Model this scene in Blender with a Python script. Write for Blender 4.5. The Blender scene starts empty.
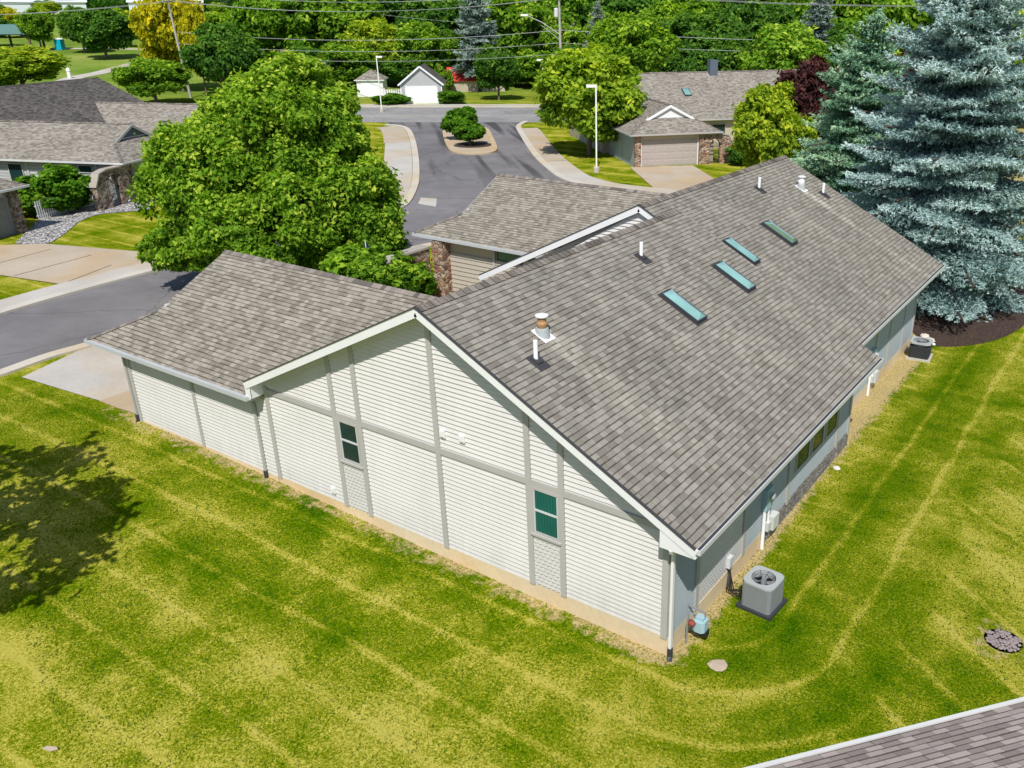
import bpy, math, random
import numpy as np
from mathutils import Vector, Matrix
sc=bpy.context.scene
col=sc.collection
RAD=math.radians
# ------------------------------------------------------------------ helpers
def gz(x,y):
    s=min(max((-x)/19.,0),1); s=s*s*(3-2*s)
    r=math.hypot(x-6.7,y+12.6); t=min(max((r-150)/130,0),1)
    t2=min(max((r-300)/350,0),1)
    return .35*s+4.5*t*t*(3-2*t)+6.5*t2*t2*(3-2*t2)
class NT:
    def __init__(s,name):
        s.m=bpy.data.materials.new(name); s.m.use_nodes=True; s.t=s.m.node_tree; s.n=s.t.nodes; s.l=s.t.links
        s.n.clear(); s.out=s.n.new('ShaderNodeOutputMaterial'); s.b=s.n.new('ShaderNodeBsdfPrincipled')
        s.l.new(s.b.outputs[0],s.out.inputs[0])
    def put(s,inp,v):
        if v is None: return
        if isinstance(v,bpy.types.NodeSocket): s.l.new(v,inp)
        elif isinstance(v,(tuple,list)):
            if inp.type=='RGBA': inp.default_value=tuple(v)[:3]+(1,)
            else: inp.default_value=tuple(v)[:3]
        else:
            if inp.type in('RGBA',): inp.default_value=(v,v,v,1)
            elif inp.type=='VECTOR': inp.default_value=(v,v,v)
            else: inp.default_value=v
    def obj(s): return s.n.new('ShaderNodeTexCoord').outputs['Object']
    def pos(s): return s.n.new('ShaderNodeNewGeometry').outputs['Position']
    def uv(s): return s.n.new('ShaderNodeTexCoord').outputs['UV']
    def sep(s,v):
        n=s.n.new('ShaderNodeSeparateXYZ'); s.put(n.inputs[0],v); return n.outputs
    def comb(s,x,y,z=0.):
        n=s.n.new('ShaderNodeCombineXYZ'); s.put(n.inputs[0],x); s.put(n.inputs[1],y); s.put(n.inputs[2],z); return n.outputs[0]
    def mth(s,op,a,b=None,c=None,clamp=False):
        n=s.n.new('ShaderNodeMath'); n.operation=op; n.use_clamp=clamp; s.put(n.inputs[0],a); s.put(n.inputs[1],b)
        if c is not None: s.put(n.inputs[2],c)
        return n.outputs[0]
    def vm(s,op,a,b=None):
        n=s.n.new('ShaderNodeVectorMath'); n.operation=op; s.put(n.inputs[0],a); s.put(n.inputs[1],b); return n.outputs[0]
    def noise(s,vec,scale,detail=3,rough=.55,dist=0.,color=False):
        n=s.n.new('ShaderNodeTexNoise'); s.put(n.inputs['Vector'],vec); n.inputs['Scale'].default_value=scale
        n.inputs['Detail'].default_value=detail; n.inputs['Roughness'].default_value=rough; n.inputs['Distortion'].default_value=dist
        return n.outputs['Color' if color else 'Fac']
    def vor(s,vec,scale,feat='F1',out='Distance',rnd=1.):
        n=s.n.new('ShaderNodeTexVoronoi'); n.feature=feat; s.put(n.inputs['Vector'],vec); n.inputs['Scale'].default_value=scale
        n.inputs['Randomness'].default_value=rnd; return n.outputs[out]
    def white(s,vec,out='Value'):
        n=s.n.new('ShaderNodeTexWhiteNoise'); n.noise_dimensions='3D'; s.put(n.inputs['Vector'],vec); return n.outputs[out]
    def ramp(s,fac,stops,interp='LINEAR'):
        n=s.n.new('ShaderNodeValToRGB'); n.color_ramp.interpolation=interp; e=n.color_ramp.elements
        while len(e)<len(stops): e.new(.5)
        for el,(p,c) in zip(e,stops):
            el.position=p; el.color=(c,c,c,1) if not isinstance(c,(tuple,list)) else tuple(c)+(1,)
        s.put(n.inputs[0],fac); return n.outputs[0]
    def step(s,v,a,b):
        n=s.n.new('ShaderNodeMapRange'); n.interpolation_type='SMOOTHSTEP'; s.put(n.inputs['Value'],v)
        n.inputs['From Min'].default_value=a; n.inputs['From Max'].default_value=b; return n.outputs[0]
    def mix(s,f,a,b,mode='MIX'):
        n=s.n.new('ShaderNodeMix'); n.data_type='RGBA'; n.blend_type=mode; s.put(n.inputs[0],f); s.put(n.inputs[6],a); s.put(n.inputs[7],b); return n.outputs[2]
    def bump(s,h,dist=.01,strength=1.):
        n=s.n.new('ShaderNodeBump'); s.put(n.inputs['Height'],h); n.inputs['Distance'].default_value=dist; n.inputs['Strength'].default_value=strength
        s.l.new(n.outputs[0],s.b.inputs['Normal']); return n.outputs[0]
    def set(s,**k):
        names=dict(color='Base Color',rough='Roughness',metal='Metallic',spec='Specular IOR Level',alpha='Alpha',trans='Transmission Weight',coat='Coat Weight')
        for a,v in k.items(): s.put(s.b.inputs[names[a]],v)
        return s
def paint(name,c,rough=.6,var=.12,metal=0.,scale=1.5,spec=.3):
    t=NT(name); p=t.obj(); n=t.noise(p,scale,5); n2=t.noise(p,scale*14,3)
    f=t.mth('MULTIPLY_ADD',n,var*1.6,1-var*.8); f=t.mth('MULTIPLY',f,t.mth('MULTIPLY_ADD',n2,var*.7,1-var*.35))
    cc=t.mix(1.,c,t.comb(f,f,f),'MULTIPLY'); t.set(color=cc,rough=rough,metal=metal,spec=spec); return t.m
M={}
def shingle(name,dark,light,warm=(1,1,1),rowh=.145,tab=.3,streak=.25,age=.25,stains=()):
    t=NT(name); u,v,_=t.sep(t.uv())
    vr=t.mth('DIVIDE',v,rowh); row=t.mth('FLOOR',vr); fv=t.mth('FRACT',vr)
    rr=t.white(t.comb(row,3.7,1.1)); uo=t.mth('MULTIPLY_ADD',rr,7.3,t.mth('DIVIDE',u,tab))
    wob=t.noise(t.comb(uo,row,0),.9,1); uo=t.mth('MULTIPLY_ADD',wob,1.1,uo)
    colm=t.mth('FLOOR',uo); fu=t.mth('FRACT',uo)
    r1=t.white(t.comb(colm,row,5.)); r2=t.white(t.comb(colm,row,9.))
    base=t.ramp(r1,[(0,dark),(.45,tuple(a*.5+b*.5 for a,b in zip(dark,light))),(1,light)])
    hue=t.mix(t.mth('MULTIPLY',r2,.10),base,t.mix(1.,base,(1.12,.96,.86),'MULTIPLY'))
    # shadow line at the butt of each course
    ln=t.mth('MULTIPLY',t.step(fv,.0,.05),t.mth('SUBTRACT',1.,t.mth('MULTIPLY',t.step(fv,.86,1.),.22)))
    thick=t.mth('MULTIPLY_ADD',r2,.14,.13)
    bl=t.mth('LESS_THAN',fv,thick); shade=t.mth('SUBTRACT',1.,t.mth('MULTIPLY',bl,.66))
    gap=t.mth('LESS_THAN',fu,.035); shade=t.mth('MULTIPLY',shade,t.mth('SUBTRACT',1.,t.mth('MULTIPLY',gap,.35)))
    c=t.mix(1.,hue,t.comb(shade,shade,shade),'MULTIPLY')
    p=t.comb(u,v,0)
    big=t.noise(p,.35,4,.6); g=t.mth('MULTIPLY_ADD',big,age*2,1-age); 
    st=t.noise(t.comb(t.mth('MULTIPLY',u,1.6),t.mth('MULTIPLY',v,.12),0),1.,4,.6); g2=t.mth('MULTIPLY_ADD',st,streak*2,1-streak)
    fine=t.noise(p,38,2,.7); g3=t.mth('MULTIPLY_ADD',fine,.5,.75)
    gg=t.mth('MULTIPLY',t.mth('MULTIPLY',g,g2),g3)
    for u0,vt_,wd,am in stains:
        du=t.mth('DIVIDE',t.mth('ADD',t.mth('SUBTRACT',u,u0),t.mth('MULTIPLY',t.mth('SUBTRACT',t.noise(p,2.2,3),.5),wd*.9)),wd); m=t.mth('SUBTRACT',1.,t.step(t.mth('ABSOLUTE',du),.2,1.)); m=t.mth('MULTIPLY',m,t.mth('LESS_THAN',v,vt_)); m=t.mth('MULTIPLY',m,t.mth('MULTIPLY_ADD',t.step(v,vt_-6.5,vt_),.75,.25))
        gg=t.mth('MULTIPLY',gg,t.mth('MULTIPLY_ADD',m,am,1.))
    c=t.mix(1.,c,t.comb(gg,gg,gg),'MULTIPLY')
    h=t.mth('ADD',t.mth('MULTIPLY',t.mth('SUBTRACT',1.,fv),.6),t.mth('MULTIPLY',r2,.45)); h=t.mth('ADD',h,t.mth('MULTIPLY',fine,.25))
    t.bump(h,.016,.9); t.set(color=c,rough=.92,spec=.2); return t.m
M['roof']=shingle('weathered_shingles',(.190,.175,.147),(.295,.276,.238),tab=.20,streak=.34,stains=((1.75,6.4,.55,.28),(19.2,7.3,.30,.55),(6.45,4.3,.5,.14),(9.6,4.3,.5,.14),(7.2,6.9,.25,.14),(11.15,20.,.10,.22),(3.4,9.,1.1,-.16),(14.6,9.,1.3,-.14)))
M['roof2']=shingle('garage_shingles',(.190,.170,.140),(.330,.302,.254),tab=.20,streak=.14)
M['rooffront']=shingle('rosy_shingles',(.27,.225,.20),(.50,.43,.385),tab=.26,streak=.1)
M['roofdark']=shingle('dark_shingles',(.06,.055,.052),(.16,.145,.135))
M['rooflight']=shingle('pale_shingles',(.18,.16,.134),(.35,.322,.28),tab=.26,streak=.1)
M['ridge']=shingle('ridge_shingles',(.10,.088,.078),(.27,.24,.21),rowh=.5,tab=.2)
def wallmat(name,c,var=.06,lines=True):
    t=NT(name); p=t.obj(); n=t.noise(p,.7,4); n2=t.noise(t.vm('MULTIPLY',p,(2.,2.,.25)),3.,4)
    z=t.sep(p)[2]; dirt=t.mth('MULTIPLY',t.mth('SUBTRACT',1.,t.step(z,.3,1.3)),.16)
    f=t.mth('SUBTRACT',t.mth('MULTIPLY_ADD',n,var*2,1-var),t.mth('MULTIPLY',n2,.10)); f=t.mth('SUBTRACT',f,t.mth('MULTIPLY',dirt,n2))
    if lines:  # shadow of the lap above, painted as a darker top of each course
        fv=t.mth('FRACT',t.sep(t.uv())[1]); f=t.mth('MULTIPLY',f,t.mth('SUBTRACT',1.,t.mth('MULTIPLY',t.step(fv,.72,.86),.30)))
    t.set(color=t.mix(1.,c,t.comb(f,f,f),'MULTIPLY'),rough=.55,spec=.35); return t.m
M['cream']=wallmat('cream_wall',(.72,.70,.655),.05,False)
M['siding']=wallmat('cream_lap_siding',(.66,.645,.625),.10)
M['siding_shadow']=wallmat('shade_toned_lap_siding',(.38,.43,.46))  # side wall's blue-grey shade put into the siding colour
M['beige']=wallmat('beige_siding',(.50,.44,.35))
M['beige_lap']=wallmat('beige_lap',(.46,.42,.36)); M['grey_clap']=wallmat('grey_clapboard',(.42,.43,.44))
M['trim']=paint('grey_trim_paint',(.42,.41,.395),.6,.10)
M['white']=paint('white_trim_paint',(.76,.765,.77),.5,.08)
M['gutter']=paint('aged_gutter',(.46,.48,.50),.45,.16)
M['whitegutter']=paint('white_gutter',(.58,.59,.58),.45,.12)
M['soffit']=paint('soffit_paint',(.55,.57,.58),.7,.08)
M['dkdrip']=paint('dark_drip_edge',(.05,.05,.055),.6,.1)
def scallop():
    t=NT('scallop_shake_panel'); u,v,_=t.sep(t.uv())
    vr=t.mth('DIVIDE',v,.10); row=t.mth('FLOOR',vr); fv=t.mth('FRACT',vr)
    uo=t.mth('ADD',t.mth('DIVIDE',u,.13),t.mth('MULTIPLY',t.mth('MODULO',row,2.),.5)); fu=t.mth('SUBTRACT',t.mth('FRACT',uo),.5)
    arc=t.mth('MULTIPLY',t.mth('MULTIPLY',fu,fu),1.9)   # lower edge of each rounded shake
    d=t.mth('SUBTRACT',fv,arc); e=t.mth('ABSOLUTE',t.mth('SUBTRACT',d,.05)); line=t.mth('SUBTRACT',1.,t.step(e,.05,.16))
    line=t.mth('MULTIPLY',line,t.mth('LESS_THAN',t.mth('ABSOLUTE',fu),.40))
    f=t.mth('SUBTRACT',1.,t.mth('MULTIPLY',line,.38)); n=t.noise(t.comb(u,v,0),3,3); f=t.mth('MULTIPLY',f,t.mth('MULTIPLY_ADD',n,.2,.9))
    t.set(color=t.mix(1.,(.66,.645,.645),t.comb(f,f,f),'MULTIPLY'),rough=.6); t.bump(t.mth('SUBTRACT',1.,line),.01); return t.m
M['scallop']=scallop()
def concrete(name,c,joint=None,var=.2,stain=(1.,.86,.66)):
    t=NT(name); p=t.pos(); n=t.noise(p,.5,5,.6); n2=t.noise(p,7,4,.7); n3=t.noise(p,.22,2)
    f=t.mth('MULTIPLY',t.mth('MULTIPLY_ADD',n,var*2,1-var),t.mth('MULTIPLY_ADD',n2,.3,.85))
    cc=t.mix(t.mth('MULTIPLY',t.step(n3,.4,.65),.7),c,t.mix(1.,c,stain,'MULTIPLY')); cc=t.mix(1.,cc,t.comb(f,f,f),'MULTIPLY')
    t.set(color=cc,rough=.9,spec=.2); t.bump(n2,.004); return t.m
M['conc']=concrete('pale_concrete',(.47,.445,.41)); M['conctan']=concrete('tan_concrete',(.44,.375,.295),stain=(1,.86,.66))
M['found']=concrete('tan_foundation',(.66,.54,.37),stain=(1.,.84,.62)); M['kerb']=concrete('kerb_concrete',(.52,.49,.43))
M['kerbtan']=concrete('stained_kerb_concrete',(.48,.38,.26))
def asphalt(name,c,streak=False):
    t=NT(name); p=t.pos(); n=t.noise(p,.12,5,.65); n2=t.noise(p,1.3,4,.6); n3=t.noise(p,22,2,.8)
    f=t.mth('MULTIPLY',t.mth('MULTIPLY_ADD',n,1.3,.35),t.mth('MULTIPLY_ADD',n2,.35,.82)); f=t.mth('MULTIPLY',f,t.mth('MULTIPLY_ADD',n3,.5,.75))
    cr=t.vor(t.vm('ADD',p,t.vm('MULTIPLY',t.noise(p,.6,3,color=True),(1.8,1.8,0))),.16,'DISTANCE_TO_EDGE'); crack=t.mth('SUBTRACT',1.,t.step(cr,.0,.010))
    f=t.mth('MULTIPLY',f,t.mth('SUBTRACT',1.,t.mth('MULTIPLY',crack,.35)))
    if streak:
        x,y,_=t.sep(p); a=t.mth('ADD',t.mth('MULTIPLY',x,.669),t.mth('MULTIPLY',y,.743)); b=t.mth('SUBTRACT',t.mth('MULTIPLY',y,.669),t.mth('MULTIPLY',x,.743))
        s=t.noise(t.comb(t.mth('MULTIPLY',a,.55),t.mth('MULTIPLY',b,.03),0),1.,2,.5); s=t.step(s,.50,.62)
        far=t.step(y,34.,46.); f=t.mth('MULTIPLY',f,t.mth('SUBTRACT',1.,t.mth('MULTIPLY',t.mth('MULTIPLY',s,far),.62)))
    t.set(color=t.mix(1.,c,t.comb(f,f,f),'MULTIPLY'),rough=.9,spec=.25); t.bump(n3,.004); return t.m
M['asph']=asphalt('patched_asphalt',(.175,.167,.17),True); M['asphmain']=asphalt('pale_asphalt',(.26,.255,.25))
def stone(name='fieldstone',sc_=4.,cols=((.05,.03,.025),(.16,.085,.06),(.33,.22,.14),(.42,.34,.27),(.12,.10,.10))):
    t=NT(name); p=t.obj(); w=t.vm('ADD',t.vm('MULTIPLY',p,(1.,1.,1.4)),t.vm('MULTIPLY',t.noise(p,2.5,2,color=True),(.22,.22,.22)))
    c=t.vor(w,sc_,'F1','Color'); r=t.sep(c)[0]; e=t.vor(w,sc_,'DISTANCE_TO_EDGE'); n=t.noise(p,20,3)
    cc=t.ramp(r,[(i/(len(cols)-1),k) for i,k in enumerate(cols)]); mort=t.mth('SUBTRACT',1.,t.step(e,.02,.07))
    cc=t.mix(mort,cc,(.30,.26,.21)); f=t.mth('MULTIPLY_ADD',n,.7,.65); cc=t.mix(1.,cc,t.comb(f,f,f),'MULTIPLY')
    t.set(color=cc,rough=.85); t.bump(t.step(e,.0,.16),.05); return t.m
M['stone']=stone(); M['stone2']=stone('red_fieldstone',4.,((.10,.045,.035),(.30,.13,.08),(.42,.27,.17),(.5,.40,.3),(.18,.10,.08)))
M['coping']=concrete('stone_coping',(.36,.33,.30))
M['brickgrey']=stone('grey_rubble',6.,((.12,.115,.12),(.25,.24,.25),(.34,.32,.33),(.2,.19,.2),(.42,.40,.39)))
def gravelmat():
    t=NT('white_gravel'); p=t.pos(); c=t.vor(p,5.5,'F1','Color'); r=t.sep(c)[0]; e=t.vor(p,5.5,'DISTANCE_TO_EDGE')
    f=t.mth('MULTIPLY',t.mth('MULTIPLY_ADD',r,.5,.45),t.step(e,.0,.18)); t.set(color=t.mix(1.,(.72,.70,.68),t.comb(f,f,f),'MULTIPLY'),rough=.9); t.bump(e,.05); return t.m
M['gravel']=gravelmat()
def mulchmat():
    t=NT('dark_mulch'); p=t.pos(); n=t.noise(p,9,4,.8); n2=t.noise(p,1.,3); c=t.ramp(n,[(.3,(.014,.010,.008)),(.55,(.055,.030,.022)),(.75,(.20,.12,.08))])
    t.set(color=c,rough=.95); t.bump(n,.05); return t.m
M['mulch']=mulchmat()
def glassmat(name,c,rough=.05):
    t=NT(name); n=t.noise(t.obj(),1.2,2); f=t.mth('MULTIPLY_ADD',n,.8,.6); t.set(color=t.mix(1.,c,t.comb(f,f,f),'MULTIPLY'),rough=rough,spec=.25); return t.m
M['glass']=glassmat('dark_window_glass',(.012,.035,.035)); M['skyglass']=glassmat('pale_skylight_glass',(.20,.38,.36),.08)
M['skygreen']=glassmat('green_skylight_glass',(.12,.20,.13),.08)
M['curtain']=paint('teal_curtain',(.008,.10,.075),.8,.3)
M['black']=paint('black_plastic',(.02,.02,.022),.5,.3); M['dkmetal']=paint('dark_metal',(.055,.06,.07),.5,.2,.3)
M['acgrey']=paint('grey_cabinet_metal',(.24,.26,.28),.5,.12,.1); M['aclight']=paint('pale_cabinet_metal',(.38,.41,.42),.5,.1)
M['brass']=paint('rusty_flue',(.36,.21,.10),.6,.3); M['bluegrey']=paint('bluegrey_enamel',(.34,.50,.56),.4,.15)
M['pvc']=paint('white_pipe',(.85,.86,.88),.4,.05); M['lead']=paint('flashing_rubber',(.05,.05,.055),.6,.2)
M['lampwhite']=paint('white_lamp_paint',(.82,.82,.78),.4,.05)
M['doorgrey']=paint('greyed_garage_door',(.40,.35,.33),.5,.06); M['doorwhite']=paint('white_garage_door',(.84,.85,.87),.5,.04)
M['doordark']=paint('shaded_garage_door',(.22,.21,.21),.5,.06)
M['wood']=paint('weathered_wood',(.30,.27,.24),.9,.3); M['oldpole']=paint('grey_utility_pole',(.40,.38,.34),.9,.25); M['brownpole']=paint('brown_utility_pole',(.13,.085,.06),.9,.2)
M['wire']=paint('wire',(.34,.35,.36),.6,.05); M['insul']=paint('insulator',(.6,.6,.6),.3,.1)
M['terracotta']=paint('red_pot',(.25,.06,.04),.7,.2); M['redflower']=paint('red_petals',(.55,.02,.03),.6,.3); M['pink']=paint('pink_petals',(.6,.12,.18),.6,.3); M['yellowf']=paint('yellow_petals',(.75,.48,.02),.6,.3)
M['blue']=paint('blue_cloth',(.02,.04,.20),.7,.2); M['potty']=paint('turquoise_plastic',(.0,.35,.50),.5,.1); M['greenmetal']=paint('green_metal_roof',(.10,.20,.18),.5,.1)
M['redtile']=paint('red_roof',(.55,.05,.045),.6,.2); M['slate']=paint('slate_gable',(.10,.125,.165),.6,.1)
M['bark']=paint('bark',(.16,.125,.10),.95,.4,scale=6); M['barkdark']=paint('dark_bark',(.06,.045,.038),.95,.4,scale=6)
M['rock']=concrete('pale_rock',(.6,.57,.55)); M['stoneslab']=concrete('beige_slab',(.46,.38,.29)); M['darkhole']=paint('dark_earth',(.02,.017,.014),.95,.2)
M['cobble']=paint('purple_grey_cobble',(.27,.225,.22),.8,.5,scale=5)
M['farwhite']=paint('pale_far_building',(.62,.66,.72),.6,.1); M['hedge']=None
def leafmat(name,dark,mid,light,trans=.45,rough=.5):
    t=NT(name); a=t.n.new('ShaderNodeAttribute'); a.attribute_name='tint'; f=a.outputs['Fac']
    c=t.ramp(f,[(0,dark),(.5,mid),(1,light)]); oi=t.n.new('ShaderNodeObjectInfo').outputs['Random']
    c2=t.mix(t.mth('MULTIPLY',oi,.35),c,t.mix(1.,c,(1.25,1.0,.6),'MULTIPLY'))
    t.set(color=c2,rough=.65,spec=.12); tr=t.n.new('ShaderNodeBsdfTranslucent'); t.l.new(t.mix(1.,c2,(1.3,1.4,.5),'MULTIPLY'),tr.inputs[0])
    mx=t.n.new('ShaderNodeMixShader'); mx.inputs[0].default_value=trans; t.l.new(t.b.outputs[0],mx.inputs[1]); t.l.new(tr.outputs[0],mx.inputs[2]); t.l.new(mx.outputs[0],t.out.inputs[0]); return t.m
M['maple']=leafmat('maple_leaves',(.025,.08,.006),(.17,.35,.022),(.56,.70,.10))
M['dkleaf']=leafmat('dark_leaves',(.014,.055,.010),(.075,.20,.026),(.26,.46,.06))
M['midleaf']=leafmat('green_leaves',(.025,.085,.008),(.15,.31,.020),(.46,.64,.06))
M['yelleaf']=leafmat('yellow_green_leaves',(.06,.14,.012),(.27,.42,.028),(.64,.70,.06))
M['gold']=leafmat('golden_leaves',(.12,.17,.01),(.45,.45,.015),(.85,.74,.03))
M['purple']=leafmat('purple_leaves',(.018,.008,.008),(.055,.020,.022),(.15,.06,.06),.25)
M['bluespr']=leafmat('blue_spruce_needles',(.028,.062,.062),(.245,.375,.38),(.58,.72,.74),.12,.6)
M['greenspr']=leafmat('green_spruce_needles',(.025,.07,.045),(.15,.32,.22),(.44,.64,.47),.12,.6)
M['greyspr']=leafmat('grey_spruce_needles',(.04,.07,.06),(.17,.24,.22),(.42,.52,.48),.12,.6)
M['shrub']=leafmat('shrub_leaves',(.02,.07,.008),(.09,.25,.015),(.26,.48,.04))
class MB:
    def __init__(s): s.v=[];s.f=[];s.uv=[];s.mi=[];s.cm=0
    def poly(s,pts,uv=None):
        i=len(s.v); s.v+= [tuple(p) for p in pts]; s.f.append(tuple(range(i,i+len(pts)))); s.uv+= uv if uv else [(p[0],p[1]) for p in pts]; s.mi.append(s.cm)
    def box(s,x0,x1,y0,y1,z0,z1,mat=None):
        c=[(x,y,z) for z in(z0,z1) for x,y in((x0,y0),(x1,y0),(x1,y1),(x0,y1))]
        if mat is not None: c=[tuple(mat@Vector(p)) for p in c]
        for f in((3,2,1,0),(4,5,6,7),(0,1,5,4),(1,2,6,5),(2,3,7,6),(3,0,4,7)): s.poly([c[k] for k in f])
        return s
    def bar(s,a,b,w,h,up=(0,0,1)):
        a=Vector(a);b=Vector(b);d=(b-a).normalized();u=Vector(up);r=d.cross(u)
        if r.length<1e-4: u=Vector((1,0,0)); r=d.cross(u)
        r.normalize();u=r.cross(d).normalized();c=[]
        for p in(a,b):
            for sx,sz in((-1,-1),(1,-1),(1,1),(-1,1)): c.append(p+r*(w/2*sx)+u*(h/2*sz))
        for f in((3,2,1,0),(4,5,6,7),(0,1,5,4),(1,2,6,5),(2,3,7,6),(3,0,4,7)): s.poly([c[k] for k in f])
        return s
    def tube(s,pts,r,n=8,caps=True):
        P=[Vector(p) for p in pts]; R=r if isinstance(r,(list,tuple)) else [r]*len(P); rings=[]
        for i,p in enumerate(P):
            d=(P[min(i+1,len(P)-1)]-P[max(i-1,0)]).normalized(); u=Vector((0,0,1)) if abs(d.z)<.95 else Vector((1,0,0)); a=d.cross(u).normalized(); b=a.cross(d)
            rings.append([p+(a*math.cos(2*math.pi*k/n)+b*math.sin(2*math.pi*k/n))*R[i] for k in range(n)])
        for i in range(len(P)-1):
            for k in range(n):
                k2=(k+1)%n; s.poly([rings[i][k],rings[i+1][k],rings[i+1][k2],rings[i][k2]])
        if caps: s.poly(rings[0]); s.poly(rings[-1][::-1])
        return s
    def lathe(s,c,prof,n=20,sq=None):
        c=Vector(c); rings=[[c+Vector((r*math.cos(2*math.pi*k/n),r*math.sin(2*math.pi*k/n),z)) for k in range(n)] for r,z in prof]
        for i in range(len(prof)-1):
            for k in range(n):
                k2=(k+1)%n; s.poly([rings[i][k],rings[i][k2],rings[i+1][k2],rings[i+1][k]])
        if prof[0][0]>.001: s.poly(rings[0][::-1])
        if prof[-1][0]>.001: s.poly(rings[-1])
        return s
    def prism(s,poly,z0,z1):
        n=len(poly); 
        zz=lambda p,z: p[2]+z if len(p)>2 else z
        s.poly([(p[0],p[1],zz(p,z1)) for p in poly]); s.poly([(p[0],p[1],zz(p,z0)) for p in poly][::-1])
        for i in range(n):
            a=poly[i];b=poly[(i+1)%n]; s.poly([(a[0],a[1],zz(a,z0)),(b[0],b[1],zz(b,z0)),(b[0],b[1],zz(b,z1)),(a[0],a[1],zz(a,z1))])
        return s
    def build(s,name,mat,parent=None,smooth=False,mtx=None):
        me=bpy.data.meshes.new(name); V=s.v
        if mtx is not None: V=[tuple(mtx@Vector(p)) for p in V]
        me.from_pydata(V,[],s.f); u=me.uv_layers.new(name='UVMap'); u.data.foreach_set('uv',[x for p in s.uv for x in p])
        for m in (mat if isinstance(mat,list) else [mat]): me.materials.append(m)
        if isinstance(mat,list): me.polygons.foreach_set('material_index',s.mi)
        if smooth: me.polygons.foreach_set('use_smooth',[True]*len(me.polygons))
        me.validate(); me.update(); o=bpy.data.objects.new(name,me); col.objects.link(o)
        if parent: o.parent=parent
        return o
def tag(o,label=None,cat=None,group=None,kind=None):
    if label: o['label']=label
    if cat: o['category']=cat
    if group: o['group']=group
    if kind: o['kind']=kind
    return o
def thing(name,loc,label,cat,group=None,rz=0.):
    o=bpy.data.objects.new(name,None); o.empty_display_size=.3; col.objects.link(o); o.location=loc; o.rotation_euler=(0,0,rz); return tag(o,label,cat,group)
def copy_tree(o,parent=None):
    c=o.copy(); col.objects.link(c); c.parent=parent
    for ch in list(o.children): copy_tree(ch,c)
    return c
def frame(o,ang):  # local (x,y,z) -> world matrix
    return Matrix.Translation(Vector(o))@Matrix.Rotation(ang,4,'Z')
# lap siding wall: outline polygon in (s,z), convex; origin o, direction d, outward normal n
def lap(mb,poly,o,d,n,exp=.115,prot=.034):
    o=Vector(o);d=Vector(d).normalized();n=Vector(n).normalized()
    z0=min(p[1] for p in poly);z1=max(p[1] for p in poly)
    def rng(z):
        xs=[]
        for i in range(len(poly)):
            a=poly[i];b=poly[(i+1)%len(poly)]
            if (a[1]-z)*(b[1]-z)<=0 and abs(a[1]-b[1])>1e-9:
                t=(z-a[1])/(b[1]-a[1]); xs.append(a[0]+t*(b[0]-a[0]))
            elif abs(a[1]-b[1])<=1e-9 and abs(a[1]-z)<1e-9: xs+= [a[0],b[0]]
        return (min(xs),max(xs)) if xs else None
    k=0; z=z0
    while z<z1-1e-4:
        zt=min(z+exp,z1); a=rng(z+1e-6); b=rng(zt-1e-6)
        if a and b:
            P=lambda s,zz,q: o+d*s+Vector((0,0,zz))+n*q
            mb.poly([P(a[0],z,prot),P(a[1],z,prot),P(b[1],zt,.001),P(b[0],zt,.001)],[(a[0],k),(a[1],k),(b[1],k+.999),(b[0],k+.999)])
            mb.poly([P(a[0],z,-.01),P(a[1],z,-.01),P(a[1],z,prot),P(a[0],z,prot)])
        z=zt; k+=1
    return mb
# roof slab from a planar polygon (first edge = eave), thickness downward
def slab(mb,pts,th=.09,du=None):
    P=[Vector(p) for p in pts]; e=(P[1]-P[0]); e.normalize() if du is None else None
    if du is not None: e=Vector(du).normalized()
    nrm=Vector((0,0,0))
    for i in range(len(P)): nrm+=P[i].cross(P[(i+1)%len(P)])
    nrm.normalize()
    if nrm.z<0: P=P[::-1]; nrm=-nrm
    v=nrm.cross(e).normalized()
    if v.z<0: v=-v
    uv=[(p.dot(e),p.dot(v)) for p in P]
    mb.cm=0; mb.poly(P,uv); mb.cm=1
    Q=[p-Vector((0,0,th)) for p in P]; mb.poly(Q[::-1])
    for i in range(len(P)):
        j=(i+1)%len(P); mb.poly([Q[i],Q[j],P[j],P[i]])
    mb.cm=0
def ridgecap(mb,a,b,w=.16,p=.5,step=.2):
    a=Vector(a);b=Vector(b);d=(b-a);L=d.length;d.normalize();r=d.cross(Vector((0,0,1))).normalized(); n=max(1,int(L/step)); h=.035
    for i in range(n):
        s0=a+d*(L*i/n); s1=a+d*(L*(i+1)/n)
        for sg in(-1,1):
            q=[s0+Vector((0,0,h)),s1+Vector((0,0,h-.014)),s1+r*sg*w+Vector((0,0,h-.014-w*p)),s0+r*sg*w+Vector((0,0,h-w*p))]
            if sg>0: q=q[::-1]
            mb.poly(q,[(i*.21,.2),(i*.21+.19,.2),(i*.21+.19,.4),(i*.21,.4)])
    return mb
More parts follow.
